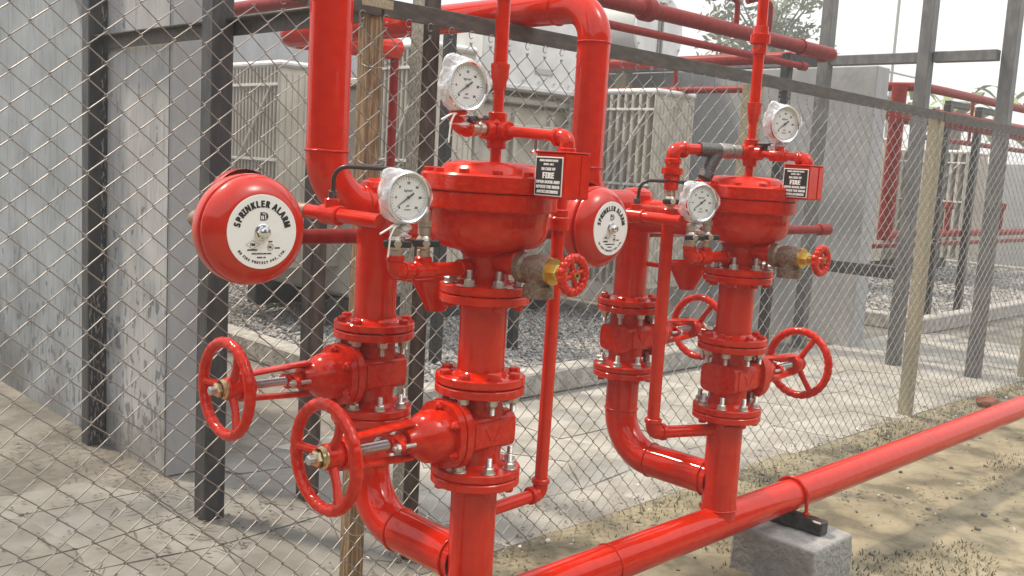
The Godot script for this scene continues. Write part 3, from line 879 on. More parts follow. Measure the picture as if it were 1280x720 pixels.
func trees():
	var gm := [Color(0.10, 0.125, 0.07), Color(0.14, 0.165, 0.09), Color(0.18, 0.20, 0.12), Color(0.22, 0.235, 0.15)]
	var t := thing("tree", "thin leafed tree rising beyond the wall behind the second valve's pipe", "tree", V(23.3, 0, -14.4))
	var b := MB.new(); b.tube([V(0, 0, 0), V(0.1, 1.6, 0), V(-0.05, 3.2, 0.1)], [0.22, 0.16, 0.09], 10); part("trunk", b, M.bark, t)
	crown(t, V(0, 5.0, 0), V(1.75, 1.7, 1.6), 2400, 0.12, 5, gm, 40)
	# broad strap leaves at the right
	var pt := thing("banana_plant", "clump of broad pale green strap leaves behind the far right pipes", "plant", V(28.4, 0, -11.3))
	var r := RandomNumberGenerator.new(); r.seed = 12
	b = MB.new(); b.tube([V(0, 0, 0), V(0, 3.4, 0)], [0.25, 0.15], 10); part("trunk", b, M.bark, pt)
	for i in 60:
		b = MB.new(); b.use_col = true
		b.col = [Color(0.16, 0.22, 0.07), Color(0.22, 0.28, 0.10), Color(0.12, 0.17, 0.06)][i % 3]
		var az := r.randf() * TAU; var L := r.randf_range(1.2, 2.0); var up := r.randf_range(0.5, 1.5)
		var st := V(r.randf_range(-2.0, 2.0), r.randf_range(2.7, 3.9), r.randf_range(-2.0, 2.0))
		var side := V(-sin(az), 0, cos(az))
		var pa := -1; var pb := -1
		for j in 7:
			var u := j / 6.0
			var p := st + V(cos(az), 0, sin(az)) * L * 0.6 * u + V(0, (up * u - 1.1 * u * u) * L * 0.6, 0)
			var ww := 0.17 * sin(PI * clampf(u * 0.92 + 0.08, 0, 1)) + 0.005
			var nn := V(-cos(az) * 0.4, 1, -sin(az) * 0.4).normalized()
			var a2 := b.vert(p - side * ww + V(0, 0.04, 0), nn); var b2 := b.vert(p + side * ww + V(0, 0.04, 0), nn)
			if j > 0:
				b.tri(pa, pb, b2); b.tri(pa, b2, a2)
			pa = a2; pb = b2
		part("leaf", b, M.leaf, pt)
	var mast := thing("lightning_mast", "thin pale mast with crossbars far off against the white sky", "mast", V(32.0, 0, -15.0))
	b = MB.new(); b.tube([V(0, 0, 0), V(0, 7.5, 0)], 0.05, 8); part("pole", b, M.galv, mast)
	b = MB.new(); b.tube([V(-1.0, 5.1, 0), V(2.4, 5.1, 0)], 0.035, 8); part("crossbar", b, M.galv, mast)

# ------------------------------------------------------------------ red pipework
func bolt_mesh(kind: String) -> ArrayMesh:
	if cache.has(kind): return cache[kind]
	var am := ArrayMesh.new()
	var a := MB.new()   # nut end (up = +y), origin on the flange face
	a.cyl(V(0, 0, 0), V(0, 0.003, 0), 0.017, 0.0006, 16)
	a.lathe(Transform3D(Basis(), V(0, 0.003, 0)), [Vector2(0.0137, 0), Vector2(0.0137, 0.011), Vector2(0.0115, 0.0135), Vector2(0, 0.0135)], 6, true)
	var pr := [Vector2(0.0078, 0.015)]
	for i in 7:
		pr.append(Vector2(0.0068, 0.0175 + i * 0.0028)); pr.append(Vector2(0.0079, 0.0189 + i * 0.0028))
	pr.append(Vector2(0.006, 0.0385)); pr.append(Vector2(0, 0.0385))
	a.lathe(Transform3D(), pr, 10)
	if kind == "bolt": a.cyl(V(0, -0.0465, 0), V(0, 0.001, 0), 0.0075, 0.0, 8)
	a.surface(am, M.zinc)
	if kind == "bolt":
		var b := MB.new()  # painted hexagon head at the other side, flange pair 46 mm thick
		b.lathe(Transform3D(Basis(), V(0, -0.057, 0)), [Vector2(0, 0), Vector2(0.0118, 0), Vector2(0.0137, 0.002), Vector2(0.0137, 0.0108), Vector2(0, 0.0108)], 6, true)
		b.surface(am, M.cast)
	cache[kind] = am
	return am

func bolts(parent: Node3D, ctr: Vector3, up: bool, R := 0.09, count := 8, y_off := 0.0225, rot := 0.39):
	for i in count:
		var a := TAU * i / count + rot
		var bs := Basis(Vector3.UP, rng.randf() * TAU)
		if not up: bs = Basis(V(1, 0, 0), PI) * bs
		inst("flange_bolt", bolt_mesh("bolt"), parent, Transform3D(bs, ctr + V(cos(a) * R, y_off if up else -y_off, sin(a) * R)))

func flange(b: MB, ctr: Vector3, dir: float, r := 0.11, hub := 0.057):
	# plate that starts at ctr and extends along dir (up or down), with a short weld neck
	var f := Transform3D(Basis(), ctr) if dir > 0 else Transform3D(Basis(V(1, 0, 0), PI), ctr)
	b.lathe(f, [Vector2(0, 0.0008), Vector2(r - 0.003, 0.0008), Vector2(r, 0.0038), Vector2(r, 0.0195), Vector2(r - 0.003, 0.0222), Vector2(hub + 0.012, 0.0225), Vector2(hub + 0.004, 0.028), Vector2(hub, 0.032)], 48)

func weld(parent: Node3D, ctr: Vector3, axis: Vector3, R: float):
	var b := MB.new()
	var f := MB.aim(ctr, axis)
	var pts := []; var rr := []
	for i in 40:
		var a := TAU * i / 40
		pts.append(f * V(cos(a) * (R + 0.0005), rng.randf_range(-0.001, 0.001), sin(a) * (R + 0.0005)))
		rr.append(0.0034 + rng.randf_range(-0.0007, 0.0010))
	b.tube(pts, rr, 7, false, true)
	part("weld_bead", b, M.cast, parent)

const ZF := -1.716
const ZB := -2.15
const YM := 0.28
const PR := 0.0572

func main_pipe():
	var t := thing("fire_main_pipe", "long glossy red main pipe near the ground feeding both valve sets", "pipe", V(3.0, 0.0, ZF))
	var h := Holder.new(self, t)
	var b := MB.new()
	b.tube([V(0.4, YM, ZF), V(14.0, YM, ZF)], PR, 40)
	h.add("main_run", b, M.red)
	for i in 2:
		var x: float = [1.612, 2.72][i]
		var s := MB.new(); s.tube([V(x, YM + 0.02, ZF), V(x, 0.628, ZF)], PR, 40, false)
		h.add("riser_stub", s, M.red)
		s = MB.new(); flange(s, V(x, 0.66, ZF), -1.0); h.add("riser_flange", s, M.red)
		var yb := 0.42
		var e := MB.new()
		e.tube(route([V(x, yb, ZF - 0.03), V(x, yb, ZB), V(x, 0.69, ZB)], 0.15, 14), PR, 36, false)
		h.add("bypass_elbow", e, M.red)
		s = MB.new(); flange(s, V(x, 0.717, ZB), -1.0); h.add("bypass_flange", s, M.red)
	for wl in [[V(1.612, 0.62, ZF), V(0, 1, 0)], [V(2.72, 0.62, ZF), V(0, 1, 0)], [V(1.612, 0.42, ZB + 0.15), V(0, 0, 1)], [V(2.72, 0.42, ZB + 0.15), V(0, 0, 1)], [V(1.612, 0.575, ZB), V(0, 1, 0)], [V(2.72, 0.575, ZB), V(0, 1, 0)], [V(2.16, YM, ZF), V(1, 0, 0)]]:
		weld(t, wl[0], wl[1], PR)
	for x in [1.612, 2.72]:
		weld(t, V(x, YM + 0.055, ZF), V(0, 1, 0), PR + 0.002)
		weld(t, V(x, 0.42, ZF - 0.055), V(0, 0, 1), PR + 0.002)
	h.finish()
	# concrete block, bracket, U bolt
	var c := thing("support_block", "rough grey concrete block under the main pipe at lower right", "concrete block", V(3.18, 0.0, -1.685))
	var nz := FastNoiseLite.new(); nz.seed = 4; nz.frequency = 9.0; nz.fractal_octaves = 3
	b = MB.new()
	var hx := 0.147; var hz := 0.165; var hh := 0.165
	var grid := func(o: Vector3, u: Vector3, w: Vector3, nn: Vector3):
		var K := 22
		var base := b.v.size()
		for j in K + 1:
			for i in K + 1:
				var p: Vector3 = o + u * (float(i) / K) + w * (float(j) / K)
				var q := V(clampf(p.x, -hx + 0.014, hx - 0.014), clampf(p.y, -0.05, hh - 0.014), clampf(p.z, -hz + 0.014, hz - 0.014))
				var d := p - q
				var nv := nn
				if d.length() > 1e-5:
					nv = d.normalized(); p = q + nv * 0.014
				p += nv * (nz.get_noise_3dv(p * 1.0) * 0.006 - maxf(0.0, nz.get_noise_3dv(p * 4.0) - 0.35) * 0.015)
				b.vert(p, nv)
		for j in K:
			for i in K:
				var q2 := base + j * (K + 1) + i
				b.tri(q2, q2 + 1, q2 + K + 2); b.tri(q2, q2 + K + 2, q2 + K + 1)
	grid.call(V(-hx, hh, -hz), V(2 * hx, 0, 0), V(0, 0, 2 * hz), Vector3.UP)
	grid.call(V(-hx, -0.06, hz), V(2 * hx, 0, 0), V(0, hh + 0.06, 0), V(0, 0, 1))
	grid.call(V(-hx, -0.06, -hz), V(2 * hx, 0, 0), V(0, hh + 0.06, 0), V(0, 0, -1))
	grid.call(V(-hx, -0.06, -hz), V(0, 0, 2 * hz), V(0, hh + 0.06, 0), V(-1, 0, 0))
	grid.call(V(hx, -0.06, -hz), V(0, 0, 2 * hz), V(0, hh + 0.06, 0), V(1, 0, 0))
	part("block_body", b, M.concrete, c)
	var k := thing("pipe_bracket", "black square steel bar lying on the concrete block under the pipe", "bracket", V(3.2, hh, -1.70))
	b = MB.new(); b.box(V(0, 0.027, -0.01), V(0.052, 0.052, 0.27), 0.005); part("square_bar", b, M.blackpaint, k)
	var u := thing("pipe_clamp", "thin red U bolt strapped over the main pipe above the concrete block", "clamp", V(3.2, YM, ZF))
	b = MB.new()
	var pts := [V(0, -0.085, PR + 0.008)]
	for i in 17:
		var a := PI * i / 16.0
		pts.append(V(0, sin(a) * (PR + 0.006), cos(a) * (PR + 0.006)))
	pts.append(V(0, -0.085, -PR - 0.008))
	b.tube(pts, 0.0065, 10); part("u_bolt", b, M.cast, u)
	for s in [-1, 1]:
		b = MB.new(); b.cyl(V(0, -0.0615, s * (PR + 0.0075)), V(0, -0.05, s * (PR + 0.0075)), 0.012, 0.001, 6, true); part("nut", b, M.cast, u)

func ellipse(rx: float, ry: float, n := 28, pw := 2.0) -> PackedVector2Array:
	var p := PackedVector2Array()
	for i in n:
		var a := TAU * i / n
		p.append(Vector2(rx * signf(cos(a)) * pow(absf(cos(a)), 2.0 / pw), ry * signf(sin(a)) * pow(absf(sin(a)), 2.0 / pw)))
	return p

func gate_valve(label: String, X: float, Z: float, y0: float, y1: float, s: float, spoke_rot: float):
	var yc := (y0 + y1) * 0.5
	var t := thing("gate_valve", label, "valve", V(X, y0, Z), "red gate valves with handwheels")
	var hc := yc - y0
	var L := y1 - y0
	var b := MB.new()
	# body between the flanges: flange, waist, swelling middle, waist, flange
	b.lathe(Transform3D(), [Vector2(0, 0.001), Vector2(0.107, 0.001), Vector2(0.11, 0.004), Vector2(0.11, 0.0195), Vector2(0.107, 0.0222), Vector2(0.072, 0.0228), Vector2(0.060, 0.033), Vector2(0.0585, 0.045), Vector2(0.063, hc - 0.035), Vector2(0.066, hc), Vector2(0.063, hc + 0.035), Vector2(0.0585, L - 0.045), Vector2(0.060, L - 0.033), Vector2(0.072, L - 0.0228), Vector2(0.107, L - 0.0222), Vector2(0.11, L - 0.0195), Vector2(0.11, L - 0.004), Vector2(0.107, L - 0.001), Vector2(0, L - 0.001)], 48)
	part("body", b, M.cast, t)
	# flat sided wedge chamber reaching towards the bonnet
	b = MB.new()
	var prof := ellipse(0.066, 0.047, 28, 4.5)
	var fx := Transform3D(Basis(V(0, 0, 1), V(0, 1, 0), V(-1, 0, 0)), V(s * 0.010, hc, 0))
	b.prism(prof, 0.152, fx)
	b.box(V(s * 0.01, hc, 0.0665), V(0.115, 0.062, 0.004), 0.0015)
	b.box(V(s * 0.01, hc, -0.0665), V(0.115, 0.062, 0.004), 0.0015)
	# raised casting mark
	for q in [[-0.015, 0.5], [0.015, -0.5]]:
		b.box(V(s * 0.01 + q[0], hc, 0.0685), V(0.006, 0.040, 0.004), 0.001, Basis(V(0, 0, 1), q[1]))
	part("wedge_chamber", b, M.cast, t)
	# bonnet flanges
	b = MB.new()
	var fy := Transform3D(Basis(V(0, 0, 1), V(0, 1, 0), V(-1, 0, 0)), V(s * 0.094, hc, 0))
	b.prism(ellipse(0.082, 0.082, 36, 2.6), 0.019, fy)
	fy.origin.x = s * 0.1145
	b.prism(ellipse(0.079, 0.079, 36, 2.6), 0.018, fy)
	part("bonnet_flange", b, M.cast, t)
	b = MB.new()
	b.lathe(MB.aim(V(s * 0.123, hc, 0), V(s, 0, 0)), [Vector2(0.064, 0), Vector2(0.0635, 0.028), Vector2(0.060, 0.048), Vector2(0.051, 0.064), Vector2(0.040, 0.073), Vector2(0.034, 0.080), Vector2(0.031, 0.108), Vector2(0.0, 0.108)], 32)
	part("bonnet", b, M.cast, t)
	for i in 6:
		var a := TAU * i / 6 + 0.52
		b = MB.new()
		var p := V(s * 0.1235, hc + sin(a) * 0.070, cos(a) * 0.070)
		b.lathe(MB.aim(p, V(s, 0, 0)), [Vector2(0.0115, 0), Vector2(0.0115, 0.008), Vector2(0.009, 0.010), Vector2(0.006, 0.011), Vector2(0.006, 0.018), Vector2(0, 0.018)], 6, true)
		part("bonnet_bolt", b, M.cast, t)
	# gland plate with two bright studs
	b = MB.new(); b.prism(ellipse(0.044, 0.018, 24, 2.2), 0.012, Transform3D(Basis(V(0, 0, 1), V(0, 1, 0), V(-1, 0, 0)), V(s * 0.262, hc, 0)))
	b.lathe(MB.aim(V(s * 0.235, hc, 0), V(s, 0, 0)), [Vector2(0.02, 0), Vector2(0.02, 0.04), Vector2(0.0, 0.04)], 20)
	part("gland", b, M.cast, t)
	for q in [-1, 1]:
		b = MB.new()
		b.cyl(V(s * 0.222, hc, q * 0.034), V(s * 0.285, hc, q * 0.034), 0.0055, 0.001, 10)
		b.lathe(MB.aim(V(s * 0.269, hc, q * 0.034), V(s, 0, 0)), [Vector2(0, 0), Vector2(0.0105, 0), Vector2(0.0105, 0.009), Vector2(0, 0.009)], 6, true)
		part("gland_stud", b, M.zinc, t)
	# yoke: two bars and the ring that carries the stem nut
	b = MB.new()
	for q in [-1.0, 1.0]:
		var a := V(s * 0.205, hc + q * 0.041, 0); var e := V(s * 0.385, hc + q * 0.031, 0)
		var d := (e - a).normalized()
		b.box((a + e) * 0.5, V(a.distance_to(e), 0.011, 0.030), 0.004, Basis(d, V(-d.y, d.x, 0), V(0, 0, 1)))
	b.lathe(MB.aim(V(s * 0.378, hc, 0), V(s, 0, 0)), [Vector2(0.014, 0), Vector2(0.036, 0), Vector2(0.038, 0.004), Vector2(0.036, 0.03), Vector2(0.014, 0.03)], 28)
	part("yoke", b, M.cast, t)
	# threaded stem
	b = MB.new()
	var pr := [Vector2(0, 0)]
	var yy := 0.0
	while yy < 0.135:
		pr.append(Vector2(0.0088, yy)); pr.append(Vector2(0.0122, yy + 0.003)); yy += 0.006
	pr.append(Vector2(0, yy))
	b.lathe(MB.aim(V(s * 0.262, hc, 0), V(s, 0, 0)), pr, 16, false, 0.995)
	part("stem", b, M.steel, t)
	# handwheel
	var wx := s * 0.442
	b = MB.new()
	b.torus(V(wx, hc, 0), V(1, 0, 0), 0.1125, 0.0135, 96, 12, 0.0034, 30)
	var wh := part("handwheel", b, M.cast, t)
	for i in 3:
		var a := TAU * i / 3 + spoke_rot
		b = MB.new()
		var d := V(0, sin(a), cos(a))
		b.tube([V(wx - s * 0.012, hc, 0) + d * 0.022, V(wx - s * 0.010, hc, 0) + d * 0.06, V(wx, hc, 0) + d * 0.109], [0.0115, 0.0095, 0.0105], 12)
		part("spoke", b, M.cast, wh)
	b = MB.new()
	b.lathe(MB.aim(V(s * 0.404, hc, 0), V(s, 0, 0)), [Vector2(0.016, 0), Vector2(0.028, 0), Vector2(0.029, 0.004), Vector2(0.029, 0.038), Vector2(0.026, 0.042), Vector2(0.016, 0.042)], 28)
	part("wheel_hub", b, M.cast, wh)
	b = MB.new()
	b.lathe(MB.aim(V(s * 0.446, hc, 0), V(s, 0, 0)), [Vector2(0, 0), Vector2(0.025, 0), Vector2(0.025, 0.004), Vector2(0.021, 0.006), Vector2(0.021, 0.013)], 24)
	b.lathe(MB.aim(V(s * 0.459, hc, 0), V(s, 0, 0)), [Vector2(0, 0), Vector2(0.0185, 0), Vector2(0.0185, 0.009), Vector2(0.015, 0.012), Vector2(0, 0.012)], 6, true)
	part("wheel_nut", b, M.palebrass, wh)
	b = MB.new(); b.cyl(V(s * 0.46, hc, 0), V(s * 0.487, hc, 0), 0.0105, 0.002, 14)
	part("stem_end", b, M.steel, wh)
	bolts(t, V(0, 0, 0), true)
	bolts(t, V(0, L, 0), false)

func elbow_fit(b: MB, c: Vector3, d1: Vector3, d2: Vector3, r: float):
	# threaded elbow: d1, d2 point out of its two mouths
	var q := r * 2.4
	b.tube(route([c + d1 * q, c, c + d2 * q], r * 1.3, 7), r * 1.30, 18)
	for d in [d1, d2]:
		b.cyl(c + d * q * 0.72, c + d * q * 1.12, r * 1.55, r * 0.15, 20)

func collar(b: MB, a: Vector3, dir: Vector3, L: float, r: float):
	b.lathe(MB.aim(a, dir), [Vector2(0, 0), Vector2(r * 0.9, 0), Vector2(r, r * 0.12), Vector2(r, L - r * 0.12), Vector2(r * 0.9, L), Vector2(0, L)], 22)

func union_fit(b: MB, a: Vector3, dir: Vector3, r: float):
	b.lathe(MB.aim(a, dir), [Vector2(0, 0), Vector2(r * 1.45, 0), Vector2(r * 1.5, 0.003), Vector2(r * 1.5, 0.016), Vector2(r * 1.3, 0.020), Vector2(r * 1.3, 0.06), Vector2(0, 0.06)], 20)
	b.lathe(MB.aim(a + dir * 0.018, dir), [Vector2(r * 1.4, 0), Vector2(r * 2.0, 0.001), Vector2(r * 2.0, 0.020), Vector2(r * 1.4, 0.021)], 8, true)

func ball_valve(b: MB, lev: MB, at: Vector3, dir: Vector3, side: Vector3, lv: Vector3):
	b.lathe(MB.aim(at, dir), [Vector2(0, 0), Vector2(0.015, 0), Vector2(0.015, 0.014), Vector2(0.0125, 0.016), Vector2(0.0175, 0.024), Vector2(0.0185, 0.032), Vector2(0.0175, 0.040), Vector2(0.0125, 0.048), Vector2(0.015, 0.050), Vector2(0.015, 0.066), Vector2(0, 0.066)], 16)
	var c := at + dir * 0.032
	b.cyl(c, c + side * 0.032, 0.007, 0.001, 10)
	b.cyl(c + side * 0.032, c + side * 0.038, 0.009, 0.001, 6, true)
	var f := Basis(lv.normalized(), side.cross(lv).normalized(), side)
	lev.box(c + side * 0.029, V(0.062, 0.016, 0.007), 0.003, f)

# text helper: letters as raised flat meshes
func text(b: MB, s: String, size: float, xf: Transform3D, weight := 700, sx := 1.0, face := "Droid Sans"):
	var tm := TextMesh.new()
	var f := SystemFont.new(); f.font_names = PackedStringArray([face]); f.font_weight = weight
	tm.font = f; tm.font_size = 64; tm.text = s; tm.depth = 0.012; tm.pixel_size = 0.01
	tm.curve_step = 2.0
	tm.horizontal_alignment = HORIZONTAL_ALIGNMENT_CENTER; tm.vertical_alignment = VERTICAL_ALIGNMENT_CENTER
	var k := size / 0.46   # cap height of the 64 px face is about 0.46 units
	# thickened strokes: the same letters laid slightly apart, each a hair prouder
	var e := size * (0.06 if weight > 650 else 0.02)
	var offs := [V(-e, e * 0.5, 0), V(e, -e * 0.5, 0.00004), V(e, e * 0.5, 0.00008), V(-e, -e * 0.5, 0.00012)] if weight > 650 else [V(0, 0, 0)]
	for o in offs:
		b.add_mesh(tm, xf * Transform3D(Basis().scaled(V(k * sx, k, 0.05)), o))

func arc_text(b: MB, s: String, size: float, R: float, a0: float, a1: float, z: float, inward := false, sx := 1.0):
	# letters placed round a circle in the xy plane, from angle a0 to a1 (radians, clockwise from the left)
	var n := s.length()
	var wsum := 0.0
	var ws := []
	for ch in s:
		var w := 1.0
		if ch == "I" or ch == ".": w = 0.5
		elif ch == "M" or ch == "N": w = 1.25
		elif ch == " ": w = 0.6
		ws.append(w); wsum += w
	var acc := 0.0
	for i in n:
		var u: float = (acc + ws[i] * 0.5) / wsum
		acc += ws[i]
		if s[i] == " ": continue
		var a := lerpf(a0, a1, u)
		var p := V(cos(a) * R, sin(a) * R, z)
		var rot := a - PI * 0.5 if not inward else a + PI * 0.5
		text(b, s[i], size, Transform3D(Basis(V(0, 0, 1), rot), p), 800, sx)

func ring(b: MB, c: Vector2, r: float, w: float, z: float, n := 24, squash := 1.0, rot := 0.0):
	for i in n:
		var a := TAU * i / n + rot; var e := TAU * (i + 1) / n + rot
		b.quad(V(c.x + cos(a) * r, c.y + sin(a) * r * squash, z), V(c.x + cos(e) * r, c.y + sin(e) * r * squash, z), V(c.x + cos(e) * (r - w), c.y + sin(e) * (r - w) * squash, z), V(c.x + cos(a) * (r - w), c.y + sin(a) * (r - w) * squash, z), V(0, 0, 1))

func alarm_bell(label: String, at: Vector3, yaw: float):
	# local +z is the face; origin at the centre of the white plate
	var t := thing("sprinkler_alarm_bell", label, "alarm bell", at, "round red sprinkler alarm bells", Basis(Vector3.UP, yaw))
	var f := MB.aim(V(0, 0, 0), V(0, 0, 1))
	var b := MB.new()
	b.lathe(f, [Vector2(0.100, -0.043), Vector2(0.1135, -0.043), Vector2(0.1155, -0.041), Vector2(0.1155, -0.037), Vector2(0.113, -0.031), Vector2(0.106, -0.020), Vector2(0.095, -0.010), Vector2(0.085, -0.004), Vector2(0.078, -0.001), Vector2(0.0, -0.001)], 64)
	part("gong", b, M.bell, t)
	b = MB.new()
	b.lathe(f, [Vector2(0, -0.092), Vector2(0.106, -0.092), Vector2(0.114, -0.088), Vector2(0.1175, -0.080), Vector2(0.1185, -0.056), Vector2(0.1170, -0.051), Vector2(0.112, -0.049), Vector2(0.105, -0.049), Vector2(0.104, -0.043), Vector2(0, -0.043)], 64)
	part("back_rim", b, M.bell, t)
	b = MB.new()
	b.lathe(MB.aim(V(0.004, 0.052, -0.092), V(0, 0, -1)), [Vector2(0.074, -0.001), Vector2(0.074, 0.028), Vector2(0.068, 0.038), Vector2(0.0, 0.040)], 40)
	part("back_box", b, M.bell, t)
	b = MB.new()
	b.lathe(f, [Vector2(0.0775, -0.0009), Vector2(0.0775, 0.0005), Vector2(0.077, 0.0009), Vector2(0, 0.0009)], 64)
	var pl := part("face_plate", b, M.white, t)
	var k := MB.new()
	arc_text(k, "SPRINKLER ALARM", 0.0135, 0.0575, PI * 0.95, PI * 0.05, 0.0012, false, 0.80)
	arc_text(k, "HD FIRE PROTECT PVT. LTD.", 0.0050, 0.0645, PI * 1.20, PI * 1.80, 0.0012, true, 0.9)
	text(k, "APPROVED", 0.0032, Transform3D(Basis(), V(-0.022, -0.0375, 0.0012)), 700, 0.95)
	text(k, "FM", 0.0050, Transform3D(Basis(), V(-0.021, -0.0265, 0.0012)), 700, 1.1)
	ring(k, Vector2(-0.021, -0.0265), 0.0155, 0.0012, 0.0014, 4, 0.6)
	text(k, "UL", 0.0050, Transform3D(Basis(), V(0.0185, -0.032, 0.0012)), 700, 0.9)
	ring(k, Vector2(0.0185, -0.032), 0.0072, 0.0010, 0.0014, 28)
	text(k, "LISTED", 0.0028, Transform3D(Basis(), V(0.0345, -0.034, 0.0012)), 700, 0.95)
	text(k, "684N", 0.0028, Transform3D(Basis(), V(0.0185, -0.0205, 0.0012)), 700, 0.95)
	text(k, "WATER MOTOR AND GONG", 0.0026, Transform3D(Basis(), V(-0.001, -0.0455, 0.0012)), 700, 0.95)
	text(k, "MODEL : HD", 0.0026, Transform3D(Basis(), V(-0.001, -0.0535, 0.0012)), 700, 0.95)
	# emblem: a round backed D with a small H let into its lower left
	var dp := PackedVector2Array([Vector2(-0.0085, -0.0085), Vector2(-0.0085, 0.0085), Vector2(0.001, 0.0085)])
	for i in 9:
		var a := PI * 0.5 - PI * i / 8.0
		dp.append(Vector2(0.001 + cos(a) * 0.0085, sin(a) * 0.0085))
	k.prism(dp, 0.0006, Transform3D(Basis(), V(0.003, 0.032, 0.0012)))
	part("lettering", k, M.ink, pl)
	var wv := MB.new()
	text(wv, "H", 0.0075, Transform3D(Basis(), V(-0.001, 0.0295, 0.0021)), 800, 0.9)
	wv.box(V(0.0025, 0.0375, 0.0018), V(0.007, 0.0016, 0.0006)); wv.box(V(0.0062, 0.031, 0.0018), V(0.0016, 0.010, 0.0006))
	part("emblem_cutout", wv, M.white, pl)
	b = MB.new()
	b.lathe(f, [Vector2(0.017, 0.001), Vector2(0.017, 0.003), Vector2(0.0145, 0.004)], 24)
	b.lathe(MB.aim(V(0, 0, 0.003), V(0, 0, 1)), [Vector2(0.0145, 0), Vector2(0.0145, 0.008), Vector2(0.013, 0.0095)], 6, true)
	b.lathe(MB.aim(V(0, 0, 0.012), V(0, 0, 1)), [Vector2(0.0130, 0), Vector2(0.0120, 0.005), Vector2(0.0085, 0.010), Vector2(0.0, 0.0125)], 20)
	part("dome_nut", b, M.chrome, t)

func gauge(label: String, at: Vector3, yaw: float, sd: int, tail: bool):
	var t := thing("pressure_gauge", label, "gauge", at, "", Basis(Vector3.UP, yaw))
	var f := MB.aim(V(0, 0, 0), V(0, 0, 1))
	var b := MB.new()
	b.lathe(f, [Vector2(0, -0.034), Vector2(0.046, -0.034), Vector2(0.050, -0.030), Vector2(0.050, -0.004), Vector2(0.0555, -0.003), Vector2(0.0575, 0.001), Vector2(0.0565, 0.006), Vector2(0.0535, 0.008), Vector2(0.0505, 0.006), Vector2(0.0495, 0.001)], 48)
	part("case", b, M.chrome, t)
	b = MB.new(); b.lathe(f, [Vector2(0.0497, -0.002), Vector2(0.0497, 0.0006), Vector2(0, 0.0006)], 40)
	var d := part("dial", b, M.dial, t)
	var k := MB.new()
	for i in 31:
		var a := deg_to_rad(225.0 - 9.0 * i)
		var big := i % 5 == 0
		k.box(V(cos(a) * 0.0415, sin(a) * 0.0415, 0.0009), V(0.0075 if big else 0.0042, 0.0012 if big else 0.0006, 0.0004), 0.0, Basis(V(0, 0, 1), a))
		if big: text(k, str(i / 5 * 4), 0.0052, Transform3D(Basis(), V(cos(a) * 0.0315, sin(a) * 0.0315, 0.0009)), 700)
	ring(k, Vector2.ZERO, 0.0462, 0.0007, 0.0009, 40)
	text(k, "kg/cm²", 0.0048, Transform3D(Basis(), V(0, 0.015, 0.0009)), 600)
	text(k, "psi", 0.0042, Transform3D(Basis(), V(0, -0.018, 0.0009)), 600)
	text(k, "EN 837-1", 0.0030, Transform3D(Basis(), V(0, -0.027, 0.0009)), 600)
	part("scale_marks", k, M.ink, d)
	b = MB.new()
	var an := deg_to_rad(215.0)
	b.prism(PackedVector2Array([Vector2(-0.017, -0.0022), Vector2(-0.017, 0.0022), Vector2(0.008, 0.0016), Vector2(0.036, 0.0003), Vector2(0.036, -0.0003), Vector2(0.008, -0.0016)]), 0.0008, Transform3D(Basis(V(0, 0, 1), an), V(0, 0, 0.0030)))
	b.cyl(V(0, 0, 0.001), V(0, 0, 0.0045), 0.0038, 0.0005, 14)
	part("needle", b, M.ink, d)
	b = MB.new(); b.lathe(f, [Vector2(0.0505, 0.0048), Vector2(0.0505, 0.0058), Vector2(0, 0.0058)], 32)
	part("glass", b, M.film, t)
	b = MB.new(); b.cyl(V(0, -0.078, -0.017), V(0, -0.048, -0.017), 0.009, 0.001, 14); b.lathe(Transform3D(Basis(), V(0, -0.076, -0.017)), [Vector2(0, 0), Vector2(0.013, 0), Vector2(0.013, 0.014), Vector2(0, 0.014)], 6, true)
	part("stem", b, M.nickel, t)
	# crumpled clear bag left round the case, open at the dial, with a twisted corner
	var nz := FastNoiseLite.new(); nz.seed = sd; nz.frequency = 26.0; nz.fractal_octaves = 3
	var w := MB.new()
	var SA := 64; var SB := 12
	var base := w.v.size()
	for i in SA + 1:
		var a := TAU * i / SA
		var tip := pow(maxf(0.0, cos(a - deg_to_rad(132.0))), 14.0) * 0.024 + pow(maxf(0.0, cos(a - deg_to_rad(8.0))), 18.0) * 0.014
		for j in SB + 1:
			var u := float(j) / SB
			var z := lerpf(0.0125, -0.046, u)
			var r := 0.0555 + 0.0045 * sin(u * PI * 0.9) + tip * sin(clampf(u * 1.5, 0, 1) * PI)
			if u > 0.8: r *= lerpf(1.0, 0.55, (u - 0.8) / 0.2)
			var q := V(cos(a) * r, sin(a) * r, z)
			var nn := nz.get_noise_3dv(V(cos(a) * 0.05, sin(a) * 0.05, z) * 1.0)
			q += V(cos(a), sin(a), 0) * nn * 0.008 * clampf(u * 6.0, 0.25, 1.0)
			q.z += nz.get_noise_3dv(q * 1.4 + V(5, 5, 5)) * 0.006
			w.vert(q, V(cos(a), sin(a), 0.2 * cos(u * PI)).normalized())
	for i in SA:
		for j in SB:
			var q := base + i * (SB + 1) + j
			w.tri(q, q + 1, q + SB + 2); w.tri(q, q + SB + 2, q + SB + 1)
	facet(w)
	part("plastic_wrap", w, M.bag, t)
	w = MB.new()
	var pr := []
	for i in 9:
		pr.append(Vector2(0.017 + 0.008 * sin(i * 1.9) , -0.092 + i * 0.006))
	w.lathe(Transform3D(Basis(), V(-0.002, 0, -0.017)), pr, 14)
	for i in w.v.size(): w.v[i] += w.n[i] * nz.get_noise_3dv(w.v[i] * 2.0) * 0.012
	facet(w)
	part("wrap_knot", w, M.bag, t)
